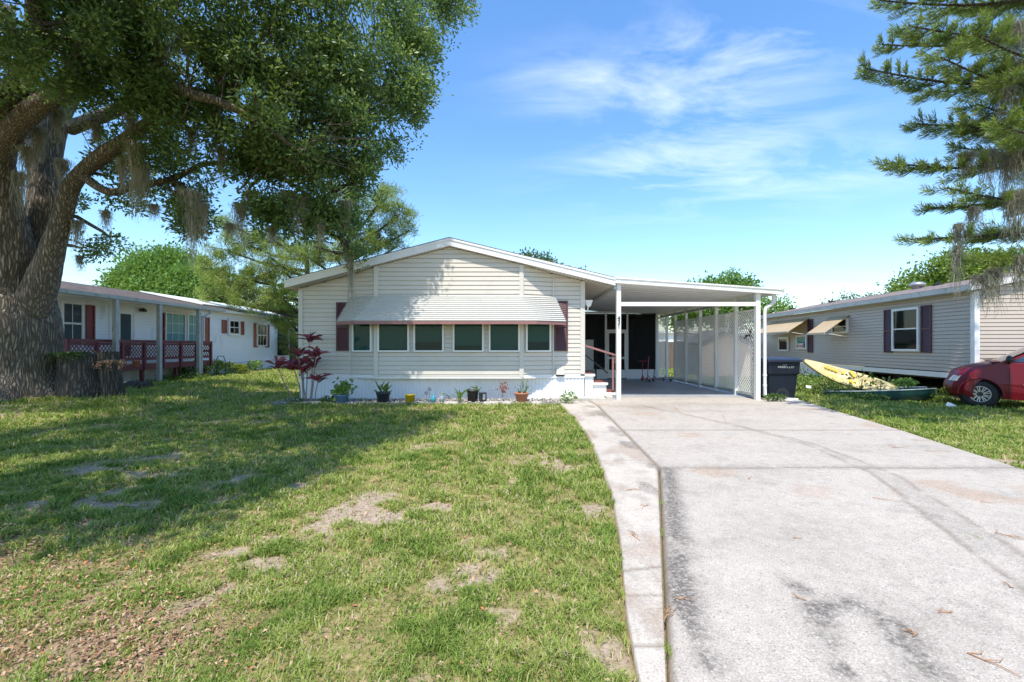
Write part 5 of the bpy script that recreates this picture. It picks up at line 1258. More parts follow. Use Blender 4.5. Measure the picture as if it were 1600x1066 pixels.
limbs = [
 # points, radii, amp
 ([(-11.75, 10.5, .05), (-11.75, 10.5, .8), (-11.70, 10.5, 1.7), Q(2, 455), Q(6, 400, 10.3), Q(-2, 330, 10.1), Q(-8, 270, 9.9), Q(-8, 215, 9.7), Q(5, 180, 9.4)], [1.02, .93, .95, .84, .55, .43, .38, .37, .30], .06, .35),
 ([Q(-5, 235, 9.7), Q(18, 205, 9.4), Q(52, 172, 9.1), Q(96, 140, 8.8), Q(125, 95, 8.5), Q(150, 20, 8.0)], [.30, .22, .19, .17, .14, .10], .02, 0),
 ([Q(5, 200, 9.5), Q(22, 150, 9.2), Q(42, 112, 8.9), Q(60, 60, 8.4), Q(60, -80, 7.6), Q(90, -260, 7.0)], [.30, .24, .20, .18, .15, .1], .02, 0),
 ([Q(30, 520, 10.6), Q(52, 440, 10.8), Q(66, 380, 10.9), Q(70, 310, 11.0), Q(72, 250, 11.1), Q(88, 190, 11.2), Q(115, 130, 11.3), Q(150, 60, 11.3), Q(200, -60, 11)], [.5, .46, .36, .31, .29, .26, .22, .18, .12], .035, 0),
 ([Q(72, 250, 11.1), Q(50, 200, 11.3), Q(40, 120, 11.5), Q(10, 20, 11.5)], [.25, .2, .15, .1], .02, 0),
 ([Q(35, 520, 10.5), Q(66, 440, 10.4), Q(86, 380, 10.3), Q(99, 335, 10.2), Q(108, 300, 10.1), Q(126, 272, 10.0), Q(158, 245, 9.9), Q(192, 223, 9.8), Q(235, 190, 9.6), Q(290, 150, 9.4), Q(350, 150, 9.3), Q(399, 182, 9.2), Q(440, 215, 9.3)], [.38, .30, .22, .18, .165, .155, .16, .14, .11, .085, .065, .05, .03], .022, 0),
 ([Q(110, 200, 11.2), Q(150, 185, 10.8), Q(190, 168, 10.0), Q(235, 130, 9.2), Q(262, 130, 8.7), Q(300, 148, 8.5), Q(345, 160, 8.5), Q(410, 195, 8.6), Q(470, 240, 9.0)], [.17, .15, .13, .12, .11, .09, .075, .055, .025], .012, 0),
 ([Q(150, 60, 11.3), Q(230, 40, 11.2), Q(330, 60, 11.2), Q(430, 110, 11.3), Q(520, 130, 11.4), Q(600, 150, 11.4)], [.15, .12, .10, .08, .06, .03], .012, 0),
 ([Q(126, 272, 10.0), Q(170, 300, 9.9), Q(215, 290, 10.2), Q(270, 280, 10.4), Q(330, 255, 10.6), Q(420, 270, 10.8), Q(500, 320, 10.9), Q(540, 380, 10.9), Q(548, 420, 11.0)], [.10, .08, .07, .06, .055, .05, .04, .025, .012], .01, 0),
 ([Q(90, -260, 7.0), (-5.5, 5.0, 8.4), (-4.2, 3.5, 7.8), (-3.8, 2.2, 7.0)], [.14, .12, .08, .04], .012, 0),
 ([Q(10, 20, 11.5), (-13, 9, 9), (-14.5, 6, 9.5), (-15, 3.5, 8.8)], [.2, .16, .12, .06], .012, 0),
 ([Q(60, -80, 7.6), (-8.0, 5.5, 8.6), (-8.6, 3.4, 8.2), (-9, 1.2, 7)], [.16, .13, .09, .04], .012, 0),
 ([Q(200, -60, 11), (-6.5, 11, 12), (-4.5, 11.5, 12.2), (-2.8, 11.8, 11)], [.15, .12, .09, .04], .012, 0)]
for k, (p, r, am, fl) in enumerate(limbs):
    big = r[0] > .4
    rough_tube(tv, tf, p, r, seg=110 if k == 0 else 40 if big else 18, sub=26 if k == 0 else 14 if big else 8, amp=am, flare=fl, seed=k*5)
npmesh('trunk', np.concatenate(tv), np.concatenate(tf), M['oakbark'], OAK, smooth=True)
# crown: leaf sprays over lobes of foliage
SIL = [(-200, 742), (0, 742), (20, 738), (45, 715), (85, 700), (100, 672), (160, 680), (200, 658), (245, 628), (262, 612), (285, 600), (310, 590), (345, 578), (390, 570), (412, 556), (425, 545), (430, 0)]
LOW = [(-400, 330), (60, 250), (95, 395), (130, 425), (185, 400), (225, 372), (250, 330), (300, 372), (330, 385), (352, 325), (372, 345), (400, 360), (440, 365), (480, 372), (515, 398), (550, 418), (575, 380), (700, 300)]
def view(c):
    d = np.maximum(c[:, 1], .05); return 800+F*c[:, 0]/d, HZ-F*(c[:, 2]-EYE)/d
def keep_oak(c, r=0):
    px, py = view(c); jit = 44*(fbm(c[:, 0]*2.0, c[:, 1]*2.0, c[:, 2]*2.0, seed=101, oct=3)-.5)*2
    right = np.interp(py, [a for a, b in SIL], [b for a, b in SIL])-8+jit
    low = np.interp(px, [a for a, b in LOW], [b for a, b in LOW])-6+jit
    infr = (c[:, 1] > 1.0) & (px > -500) & (py > -300)
    ok = np.where(infr, (px < right) & (py < low), True)
    # airy windows around the trunks
    h = np.zeros(len(c), bool)
    for (x, y, a, b_) in ((118, 262, 26, 48), (20, 118, 24, 18), (175, 170, 28, 16), (145, 195, 22, 12), (10, 262, 24, 60), (160, 340, 45, 30), (45, 330, 30, 100), (245, 330, 26, 26), (345, 318, 20, 26), (305, 190, 14, 14), (250, 95, 14, 10), (300, 35, 12, 10), (195, 60, 10, 12), (330, 245, 10, 14), (20, 200, 20, 60)):
        h |= (((px-x)/a)**2+((py-y)/b_)**2 < 1+jit/44*.5) & (rng.random(len(c)) < .93)
    return ok & ~h
lobes = []
for r in ((40,30,7.4,1.3),(130,70,8,1.4),(230,40,8.4,1.4),(330,50,8.8,1.5),(430,40,9.4,1.5),(530,40,10.2,1.5),(610,40,11,1.3),(680,25,11.8,1.1),(720,10,12,.7),
          (20,120,9.0,.9),(110,100,9,1.0),(210,120,9.2,1.2),(300,130,9.2,1.2),(390,130,9.4,1.4),(480,130,9.8,1.4),(570,130,10.3,1.3),(635,150,10.7,.8),(650,90,11.2,.8),
          (240,210,10,1.0),(330,210,9.6,1.2),(420,210,9.4,1.3),(510,210,9.8,1.3),(580,215,10.3,1.0),(622,190,10.6,.6),
          (150,230,11,.7),(200,290,10.8,.8),(280,290,10.2,.9),(310,340,9.9,.45),(300,370,9.9,.25),(390,280,9.7,.9),(460,290,9.9,1.0),(530,290,10.3,.9),(575,280,10.5,.5),
          (390,320,10,.55),(430,340,10.2,.6),(470,345,10.3,.7),(510,350,10.5,.75),(545,365,10.8,.65),(490,385,10.6,.45),(520,395,10.8,.45),(550,400,10.9,.40),(110,350,11.4,.5),(140,385,11.6,.45),(190,370,11.3,.4),(90,300,12,.6),(30,250,12,.8),(370,300,10,.4),(-60,150,9,1.2)):
    lobes.append((P(*r[:3]), r[3], 1))
# the part of the crown above and beside the camera, out of frame
g_ = []
for x in np.arange(-21, -2.0, 1.55):
    for y in np.arange(.5, 20, 1.55):
        q = ((x+11.5)/9.6)**2+((y-9.8)/10.2)**2
        if q < 1: g_.append((x+rng.normal()*.4, y+rng.normal()*.4, 6.2+5.6*math.sqrt(1-q)+rng.normal()*.5))
for p in g_:
    x, y, z = p
    if rng.random() < .06 or (x > -9 and y > 5.5) or (y > 3.5 and rng.random() < .45) or (x > -12.5 and y > 11) or (x < -12.8 and y > 6): continue
    lobes.append((p, 1.15+.4*rng.random(), 0))
for p in ((-3.7, 1.1, 6.2), (-3.7, 1.9, 6.6), (-4.6, .9, 6.3), (-3.5, 2.9, 6.8), (-3.1, 4.2, 6.9), (-2.9, 5.4, 7.2), (-5.8, .8, 6.0), (-7.2, .8, 6.0), (-4.8, 2.2, 6.6), (-6, 1.7, 6.5), (-8.5, .9, 6), (-5.5, 3.7, 7), (-4.2, 5.6, 7.5), (-7.5, 1.6, 6.4), (-3.9, 7.0, 8.2), (-9.5, 1.5, 6.3), (-11, .6, 6), (-5.2, 8.1, 8.9)):
    lobes.append((p, 1.0, 0))
fine, coarse = [], []
for c, r, fn in lobes:
    n = int((250 if fn else 105)*r**2)
    u = unit(rng.normal(size=(n, 3))); rad = r*(.35+.65*rng.random(n)**.5); s = np.array(c)+u*rad[:, None]*np.array([1, 1, .75])
    gap = fbm(s[:, 0]*(1.9 if fn else 1.25), s[:, 1]*(1.9 if fn else 1.25), s[:, 2]*2.1, seed=7, oct=2)
    s = s[gap > (.555 if fn else .44)]
    s = s[keep_oak(s)] if len(s) else s
    (fine if fn else coarse).append(s)
fine = np.concatenate(fine); coarse = np.concatenate(coarse)
def tnt(s, k=1): return np.clip(.40*fbm(s[:, 0]*1.1, s[:, 1]*1.1, s[:, 2]*1.1, seed=33)+.35*rng.random(len(s))+.35*(rng.random(len(s)) < .05), 0, 1)
print('oak sprays', len(fine), len(coarse))
a = sprays(fine, 36, .18, .10, .042, tintc=tnt(fine)); b = sprays(coarse, 34, .26, .12, .052, tintc=tnt(coarse))
v, f, t = cat([a, b]); print('oak leaves', len(f))
npmesh('crown', v, f, M['oakleaf'], OAK, attrs={'tint': t})
# twigs through the crown
tw = MB(); limbpts = np.array([q for p, r, a_, fl in [(limbs[0][0][5:], 0, 0, 0)]+limbs[1:] for q in p])
sel = fine[rng.permutation(len(fine))[:900]]
for s in sel:
    d2 = np.linalg.norm(limbpts-s, axis=1); o = limbpts[np.argmin(d2)]
    dv = Vector(o)-Vector(s); l = min(dv.length, rnd.uniform(.5, 1.3))
    if dv.length < .1: continue
    q = Vector(s)+dv.normalized()*l+Vector((rnd.gauss(0, .1), rnd.gauss(0, .1), rnd.gauss(0, .1)))
    tw.tube([s, (Vector(s)+q)/2+Vector((rnd.gauss(0, .06), rnd.gauss(0, .06), rnd.gauss(0, .06))), q], [.005, .009, .014], 4, caps=False)
for c, r, fn in lobes:
    if fn:
        d2 = np.linalg.norm(limbpts-np.array(c), axis=1); o = Vector(limbpts[np.argmin(d2)]); c = Vector(c)
        mid = (o+c)/2+Vector((rnd.gauss(0, .2), rnd.gauss(0, .2), rnd.gauss(0, .15)))
        tw.tube([o, (o*3+mid)/4+Vector((rnd.gauss(0, .06), 0, .05)), mid, (mid+c)/2+Vector((rnd.gauss(0, .08), 0, -.05)), c], [.05, .045, .035, .026, .014], 6, caps=False)
tw.build('twigs', M['oakbark'], OAK)
# spanish moss: bundles of thin drooping strands
def moss(px, py, D, length, wid, parent, n=None, tone=.5):
    c = np.array(P(px, py, D)); wid *= 1.15; length *= 1.15; n = n or int(170*wid/.15+40); seg = 9
    off = rng.normal(size=(n, 2))*wid*.5; L = length*(.15+.85*rng.random(n)**1.6)*np.exp(-(np.abs(off[:, 0])/(wid*1.3))**2)
    x = np.empty((n, seg+1, 3)); ph = rng.random((n, 2))*6.28; wob = rng.normal(size=(n, 2))*.02
    for k in range(seg+1):
        u = k/seg
        x[:, k, 0] = c[0]+off[:, 0]*(1-.45*u)+.022*np.sin(ph[:, 0]+u*9)+wob[:, 0]*u*3; x[:, k, 1] = c[1]+off[:, 1]*(1-.45*u)+.022*np.cos(ph[:, 1]+u*8)+wob[:, 1]*u*3
        x[:, k, 2] = c[2]-L*u+rng.normal(size=n)*.006+.05*np.abs(off[:, 0])
    w_ = .0045; a_ = rng.random(n)*6.28; sx = np.stack([np.cos(a_), np.sin(a_), a_*0], -1)*w_
    v = np.empty((n, seg+1, 2, 3))
    for k in range(seg+1): tw_ = (1-.6*k/seg); v[:, k, 0] = x[:, k]-sx*tw_; v[:, k, 1] = x[:, k]+sx*tw_
    b_ = (np.arange(n)*(seg+1)*2)[:, None]+np.arange(seg)[None]*2
    f = np.stack([b_, b_+1, b_+3, b_+2], -1).reshape(-1, 4)
    # short curled side hairs
    m = n*7; i = rng.integers(0, n, m); k = rng.integers(0, seg+1, m); s = x[i, k]; d = unit(rng.normal(size=(m, 3))+np.array([0, 0, -.5]))
    hv, hf, ht = leafquads(s, d, .05, .006, rng.random(m)); vv = v.reshape(-1, 3)
    t = np.repeat(np.clip(tone+rng.normal(size=n)*.2, 0, 1), (seg+1)*2)
    return npmesh('hanging_moss', np.concatenate([vv, hv]), np.concatenate([f, hf+len(vv)]), M['moss'], parent, attrs={'tint': np.concatenate([t, ht*.6+tone*.4])})
for px, py, D, L, w_ in ((212, 225, 9.6, 1.5, .20), (225, 255, 9.6, .9, .14), (205, 180, 9.6, .7, .12), (192, 250, 9.7, .8, .10), (300, 300, 9.6, 1.55, .17), (316, 320, 9.6, .95, .12), (285, 295, 9.8, .7, .10), (375, 320, 9.9, .9, .13), (392, 300, 9.9, .6, .15), (468, 310, 9.8, .75, .20), (450, 300, 9.9, .6, .12), (500, 345, 10, .6, .10), (540, 315, 10.2, .6, .12), (545, 395, 10.9, .5, .12),
                         (548, 418, 11.05, 1.05, .035), (120, 345, 10.3, .7, .10), (112, 300, 10.2, .4, .08), (40, 230, 9.6, .8, .12), (60, 200, 9.7, .7, .14), (250, 60, 8.6, .9, .22), (290, 55, 8.6, .5, .20), (205, 60, 8.4, .6, .14), (230, 15, 8.5, .6, .12), (268, 130, 9.6, .8, .10), (90, 170, 9.5, .7, .12), (150, 195, 9.7, .5, .10), (335, 170, 9.5, .6, .12), (300, 200, 9.5, .7, .10), (30, 270, 9.9, .9, .12), (345, 230, 9.6, .8, .09), (125, 400, 11.4, .4, .06), (165, 330, 10.6, .5, .08), (425, 355, 10, .4, .1), (360, 350, 10, .4, .08), (240, 320, 9.7, .35, .08), (98, 250, 10.5, .9, .12), (20, 95, 9, .5, .1)):
    moss(px, py, D, L, w_, OAK, tone=.68 if px > 150 else .5)
# ferny stumps
def stump(px, D, r0, h, lab, ang=0):
    x = XD(px, D); z0 = gh(x, D)-.05; S = thing('tree_stump', lab, 'stump', (x, D, z0))
    vs, fs = [], []; rough_tube(vs, fs, [(x, D, z0), (x+.02, D, z0+h*.5), (x, D, z0+h)], [r0*1.15, r0, r0*.95], seg=40, sub=14, amp=.05, flare=.05, seed=int(px))
    npmesh('bark', np.concatenate(vs), np.concatenate(fs), M['darkbark'], S, smooth=True)
    m = MB(); m.lathe((x, D, z0+h-.06), [(r0*.93, 0), (r0*.5, .03), (0, .0)], 24); m.build('cut_top', M['darkbark'], S)
    return S, x, z0+h
S1, sx, sz = stump(124, 10.9, .38, 1.02, 'broad fern topped tree stump right beside the oak trunk')
S2, sx2, sz2 = stump(168, 11.2, .25, 1.12, 'taller narrow bark covered stump, farther from the oak trunk')
def fern(cx, cy, cz_, n, L, name, lab, mat='midleaf', droop=.6):
    vs = []; P_, D_, T_ = [], [], []
    for i in range(n):
        a = rng.random()*6.28; l = L*(.6+.5*rng.random()); up = .3+.6*rng.random(); bx_, by_ = cx+rng.normal()*L*.5, cy+rng.normal()*L*.35
        for k in range(12):
            u = (k+1)/12; p = np.array([bx_+math.cos(a)*l*u, by_+math.sin(a)*l*u, cz_+l*(up*u-droop*1.4*u*u)])
            for s_ in (-1, 1): P_.append(p); D_.append([math.cos(a+s_*1.3), math.sin(a+s_*1.3), -.2]); T_.append(rng.random()*.7+.1)
    v, f, t = leafquads(np.array(P_), unit(np.array(D_)), L*.22, L*.07, np.array(T_)); o = npmesh(name, v, f, M[mat], attrs={'tint': t}); return tag(o, lab, 'plant')
fern(sx-.05, 10.75, sz+.02, 60, .34, 'fern', 'dark green resurrection fern growing over the broad stump by the oak', droop=.75)
fern(sx2+.28, 11.0, sz2-.22, 24, .26, 'fern', 'dry brownish fern clump on the right side of the narrow stump', 'litter', .8)
l_ = MB(); lp2 = P(215, 598, 13.2)
l_.tube([(lp2[0]-.35, lp2[1], .22), (lp2[0]+.3, lp2[1]+.1, .22)], [.17, .16], 14); tag(l_.build('cut_log', M['darkbark']), 'short dark cut log lying under the burgundy deck', 'log')
# ================================================================ NORFOLK-LIKE PINE at the right edge
PN = thing('island_pine', 'drooping dark needled island pine with hanging moss at the right edge', 'tree', (11.2, 8.3, gh(11.2, 8.3)))
PT = (11.2, 8.3); tr_ = MB(); tr_.tube([(PT[0], PT[1], -.2), (PT[0]+.05, PT[1], 2), (PT[0], PT[1], 5), (PT[0], PT[1]+.1, 8), (PT[0], PT[1], 11), (PT[0], PT[1], 14)], [.30, .26, .23, .19, .13, .04], 16)
tr_.build('trunk', M['oakbark'], PN)
bt = MB(); nP, nD, nT = [], [], []; UPV = Vector((0, 0, 1))
def branch(tip, start, sag=.25, side=6.5, dens=1):
    a = Vector(start); b = Vector(tip); L = (b-a).length; n = 10; pts = []
    for i in range(n+1):
        u = i/n; p = a.lerp(b, u); p.z += sag*math.sin(math.pi*u)*-.6+.25*u**3*sag; pts.append(p)
    bt.tube(pts, [.035*(1-.8*i/n)+.006 for i in range(n+1)], 6)
    d = (b-a).normalized(); sd = d.cross(Vector((0, 0, 1))).normalized()
    def spike(q, dr, l):
        k = int(52*l/.3*dens)
        for j in range(k):
            u = (j/k); c = q+dr*l*u+UPV*(.55*l*u*u-.18*l*u); t = rng.random()*6.28
            e = sd*math.cos(t)+Vector((0, 0, 1))*math.sin(t); nP.append(c); nD.append((dr*.9+e*.75+Vector((0, 0, .25+.5*u)))); nT.append(.15+.6*u+.25*rng.random())
    for i in range(int(side*L)):
        u = .28+.72*(i+rnd.random())/int(side*L); p = a.lerp(b, u); p.z += sag*math.sin(math.pi*u)*-.6+.25*u**3*sag
        s_ = rnd.choice((-1, 1)); l = (.55-.30*u)*rnd.uniform(.7, 1.2)
        dr = (d*.75+sd*s_*.75+Vector((0, 0, rnd.uniform(-.35, .25)))).normalized()
        q = p+dr*l*.5; bt.tube([p, q], [.009, .005], 4, caps=False)
        spike(p, dr, l)
        for m_ in range(2):
            dr2 = (dr+sd*rnd.uniform(-.6, .6)+Vector((0, 0, rnd.uniform(-.5, .1)))+d*rnd.uniform(-.1, .5)).normalized(); spike(p+dr*l*rnd.uniform(.3, .7), dr2, l*.7)
    spike(b-d*.25, d, .35)
for tip, zs, sg, sd_ in (((1352, 118, 8.0), 6.6, .5, 10), ((1378, 78, 8.6), 7.6, .4, 10), ((1374, 10, 7.6), 8.2, .4, 9), ((1392, 262, 7.6), 5.0, .3, 9), ((1432, 200, 8.6), 5.9, .3, 9), ((1430, 378, 7.4), 3.9, .2, 5), ((1448, 330, 8.0), 4.5, .15, 5), ((1480, 300, 7.2), 4.1, .25, 5),
                         ((1420, 50, 7.2), 7.4, .4, 10), ((1450, 150, 9.2), 6.9, .3, 9), ((1470, 100, 7.0), 6.0, .4, 9), ((1440, -30, 8.8), 8.8, .3, 9), ((1490, 235, 9.3), 5.2, .3, 9), ((1520, 60, 6.6), 6.4, .3, 9), ((1530, 410, 7.2), 3.6, .3, 8), ((1545, 370, 8.6), 4.0, .3, 9), ((1500, 20, 9.8), 8.5, .3, 9), ((1560, 200, 6.6), 5.2, .3, 8), ((1480, -60, 7.0), 8.6, .3, 9),
                         ((1575, 130, 6.9), 5.8, .3, 9), ((1525, 170, 7.3), 5.6, .3, 9), ((1500, 200, 7.9), 5.3, .3, 9)):
    branch(P(*tip), (PT[0], PT[1], zs), sg, sd_)
for k in range(34):     # the rest of the whorls, behind the edge of the frame
    a = rng.random()*6.28; l = 1.3+1.6*rng.random(); z = 3.6+9*rng.random(); l *= (1-(z-3.5)/13)+.2
    e = Vector((PT[0]+l*math.cos(a), PT[1]+l*math.sin(a), z-.3)); px = 800+F*e.x/max(e.y, .1)
    if px > 1570: branch(e, (PT[0], PT[1], z), .3, 7, .6)
v, f, t = leafquads(np.array([tuple(q) for q in nP]), unit(np.array([tuple(q) for q in nD])), .105, .011, np.clip(np.array(nT), 0, 1)); print('pine needles', len(f))
npmesh('needles', v, f, M['noreleaf'], PN, attrs={'tint': t}); bt.build('branches', M['darkbark'], PN)
for px, py, D, L, w_ in ((1496, 385, 7.4, .85, .035), (1497, 350, 7.4, .6, .05), (1545, 235, 7.6, .7, .12), (1575, 240, 7.6, .8, .14), (1555, 420, 7.3, .7, .09), (1585, 300, 7.4, .9, .16), (1592, 400, 7.2, .8, .10), (1570, 130, 7.3, .7, .15), (1510, 240, 7.6, .45, .1), (1520, 325, 7.5, .5, .06), (1590, 40, 7.2, .8, .2), (1535, 430, 7.3, .55, .1), (1595, 210, 7.5, .9, .2)):
    moss(px, py, D, L, w_, PN, tone=.25)
# ================================================================ BACKGROUND TREES
def bgtree(name, lab, x, y, h, crown, leaf, L, mat, dens=1, bark='darkbark', seed=1, gapt=.44, nleaf=16, srad=.45, tr=.3):
    T = thing(name, lab, 'tree', (x, y, 0)); m = MB(); m.tube([(x, y, -.1), (x+.1, y, h*.3), (x, y+.1, h*.55), (x, y, h*.75)], [tr, tr*.8, tr*.6, tr*.3], 10)
    for c, r in crown: 
        q = Vector((x, y, max(min(c[2]*.7, h*.6), h*.25))); c_ = Vector(c); m.tube([q, (q+c_)/2+Vector((rnd.gauss(0, .2), 0, -.15)), c_], [tr*.35, tr*.22, tr*.1], 6, caps=False)
        for k in range(5): e = c_+Vector((rnd.gauss(0, r*.5), rnd.gauss(0, r*.5), rnd.gauss(0, r*.4))); m.tube([c_, e], [tr*.1, .01], 4, caps=False)
    m.build('trunk', M[bark], T); S = []
    for c, r in crown:
        n = int(60*r*r*dens); u = unit(rng.normal(size=(n, 3))); s = np.array(c)+u*(r*(.45+.55*rng.random(n)**.5))[:, None]*np.array([1, 1, .8])
        s = s[fbm(s[:, 0]*.9, s[:, 1]*.9, s[:, 2]*1.1, seed=seed, oct=3) > gapt]; S.append(s)
    S = np.concatenate(S); tn = np.clip(.5*fbm(S[:, 0]*.8, S[:, 1]*.8, S[:, 2]*.8, seed=seed+4)+.5*rng.random(len(S)), 0, 1)
    v, f, t = sprays(S, nleaf, srad, L, leaf, tintc=tn); npmesh('crown', v, f, M[mat], T, attrs={'tint': t}); return T
def PC(*l): return [(P(a, b, c), d) for a, b, c, d in l]
bgtree('shade_tree', 'bright green rounded tree behind the white house on the left', -20.5, 32, 8.5, PC((245, 425, 31, 2.0), (215, 445, 31, 1.6), (275, 420, 32, 1.8), (300, 445, 31, 1.6), (255, 460, 30, 2.0), (290, 470, 30, 1.8), (200, 465, 31, 1.4), (330, 460, 32, 1.8)), .11, .20, 'greenleaf', 2.0, seed=3, gapt=.40, nleaf=22)
def pinetree(lab, x, y, h, crown, seed):
    T = thing('pine_tree', lab, 'tree', (x, y, 0)); m = MB(); m.tube([(x, y, -.1), (x+.1, y, h*.4), (x, y, h*.9)], [.28, .22, .08], 10)
    tufts = []
    for c, r in crown:
        c_ = Vector(c); q = Vector((x, y, max(1.5, min(c[2]-.8, h*.85)))); m.tube([q, (q+c_)/2+Vector((0, 0, -.2)), c_], [.10, .07, .035], 6, caps=False)
        n = int(46*r*r)
        for k in range(n):
            u = Vector(unit(rng.normal(size=3))); e = c_+Vector((u.x*r, u.y*r, u.z*r*.7))*(.4+.6*rng.random())
            if float(fbm(np.array([e.x*.9]), np.array([e.y*.9]), np.array([e.z*1.2]), seed=seed, oct=2)[0]) < .43: continue
            m.tube([c_.lerp(e, .35), e], [.02, .01], 3, caps=False); tufts.append(tuple(e))
    tf_ = np.array(tufts); k = 50; c = np.repeat(tf_, k, 0)+rng.normal(size=(len(tf_)*k, 3))*.10; d = unit(rng.normal(size=(len(c), 3))+np.array([0, 0, .55])); tt = np.clip(np.repeat(.35+.5*rng.random(len(tf_)), k)*.8+.3*rng.random(len(c))-.1, 0, 1)
    v, f, t = leafquads(c, d, .27, .022, tt); npmesh('needles', v, f, M['pineleaf'], T, attrs={'tint': t}); m.build('trunk', M['darkbark'], T)
pinetree('tall yellow green pine behind the left roof corner of the beige house', -8.6, 24, 8.5, PC((590, 320, 21, 1.0), (625, 335, 21, .9), (640, 360, 21.5, .6), (560, 330, 22, 1.2), (600, 370, 22, 1.2), (560, 380, 22, 1.2), (520, 390, 22, 1.3), (480, 400, 22, 1.2), (500, 350, 23, 1.2), (540, 300, 22, .9), (610, 300, 22, .7), (620, 385, 22, .7)), 21)
pinetree('broad yellow green pine above the far end of the white house', -11.2, 24.8, 7.8, PC((350, 390, 23, 1.0), (330, 420, 23, 1.0), (380, 380, 24, 1.2), (420, 370, 24, 1.2), (360, 440, 23, 1.2), (400, 430, 24, 1.2), (440, 420, 24, 1.2), (395, 470, 23, 1.3), (440, 465, 24, 1.2), (340, 465, 24, 1.0), (450, 500, 25, 1.2), (420, 400, 23, 1.0), (460, 540, 27, 1.0), (350, 350, 24, .7), (455, 380, 24, 1.0)), 22)
bgtree('shade_tree', 'small treetop just showing over the right slope of the beige roof', 2.4, 36, 8, PC((828, 408, 36, .75), (850, 412, 36, .7), (812, 420, 36, .8), (905, 432, 36, .5), (870, 440, 36, 1.2)), .12, .22, 'midleaf', 1.6, seed=13)
bgtree('shade_tree', 'green tree rising behind the flat carport roof', 17.5, 36, 8, PC((1143, 440, 36, .8), (1118, 448, 36, .9), (1105, 455, 36, .9), (1162, 447, 36, .8), (1166, 460, 36, .9), (1085, 475, 36, 2.0), (1130, 480, 36, 2.4), (1060, 490, 37, 1.6), (1165, 485, 36, 1.8), (1210, 487, 36, 1.2)), .12, .22, 'greenleaf', 1.6, seed=14)
M['yelgreen'] = leafmat('yellow_green_leaves', [(0, (.06, .12, .02)), (.5, (.16, .25, .035)), (1, (.30, .38, .06))], .35)
bgtree('shade_tree', 'broad green tree behind the right end of the taupe roof', 29.5, 29, 7, PC((1470, 435, 28, 1.5), (1510, 420, 28, 1.5), (1435, 448, 28, 1.1), (1540, 420, 28, 1.3), (1412, 458, 28, .7), (1500, 455, 28, 1.8), (1455, 462, 28, 1.3)), .11, .2, 'yelgreen', 1.8, seed=15, nleaf=20)
bgtree('shade_tree', 'distant small treetop above the middle of the taupe roof', 27.4, 38, 5, PC((1318, 470, 38, .7), (1298, 476, 38, .5), (1365, 470, 40, .5), (1325, 480, 38, .9)), .12, .2, 'midleaf', 1.6, seed=16)
bgtree('shade_tree', 'dark tree mass behind the screened porch of the white house', -16.5, 36, 6.5, PC((430, 500, 35, 2.2), (450, 530, 34, 2.2), (400, 490, 36, 2.2), (470, 480, 36, 2.4), (500, 500, 36, 2.2)), .12, .2, 'midleaf', 1.5, seed=17)
# ================================================================ SMALL PLANTS
def strap(c, n, L, w_, up, mat, name, parent=None, lab=None, droop=.5, spread=.03, tones=(.2, .8), seg=5, fold=True):
    vs = np.empty((n, seg+1, 2, 3))
    for i in range(n):
        a = rng.random()*6.28; l = L*(.65+.45*rng.random()); el = up*(.5+.7*rng.random()); b = np.array(c)+np.array([rng.normal()*spread, rng.normal()*spread, rng.normal()*spread*1.3])
        d = np.array([math.cos(a), math.sin(a), 0]); rl_ = rng.normal()*.7; s_ = np.array([-math.sin(a)*math.cos(rl_), math.cos(a)*math.cos(rl_), math.sin(rl_)])
        for k in range(seg+1):
            u = k/seg; p = b+d*l*u*math.cos(el)+np.array([0, 0, l*(math.sin(el)*u-droop*u*u)]); ww = w_*math.sin(math.pi*(.12+.86*u))**.8*.5
            vs[i, k, 0] = p-s_*ww; vs[i, k, 1] = p+s_*ww
    b_ = (np.arange(n)*(seg+1)*2)[:, None]+np.arange(seg)[None]*2; f = np.stack([b_, b_+1, b_+3, b_+2], -1).reshape(-1, 4)
    t = np.repeat(tones[0]+(tones[1]-tones[0])*rng.random(n), (seg+1)*2)
    return npmesh(name, vs.reshape(-1, 3), f, M[mat], parent, attrs={'tint': t}, label=lab)
TP = thing('ti_plant', 'tall red leaved cordyline on bare canes at the left corner of the beige house', 'plant', (XD(482, 11.3), 11.3, 0))
canes = MB(); heads = ((484, 532, 11.3, 478, .34), (466, 556, 11.2, 474, .33), (494, 556, 11.2, 486, .34), (474, 580, 11.25, 480, .33), (497, 595, 11.1, 492, .30), (458, 574, 11.35, 470, .28), (433, 572, 10.9, 462, .30), (488, 572, 11.3, 484, .30), (470, 568, 11.3, 478, .30))
for px, py, D, pb, L in heads:
    c = P(px, py, D); b = (XD(pb, 11.25), 11.25, -.02); mid = ((c[0]+b[0])/2+rnd.gauss(0, .03), (c[1]+b[1])/2, (c[2]+b[2])/2-.02)
    canes.tube([b, mid, c], [.016, .013, .011], 6)
    strap(c, 24, L*1.3, .072, .95, 'redleaf', 'leaf_head', TP, droop=.45)
canes.build('cane', paint('grey_cane', (.30, .26, .22), .8, .2, 12), TP)
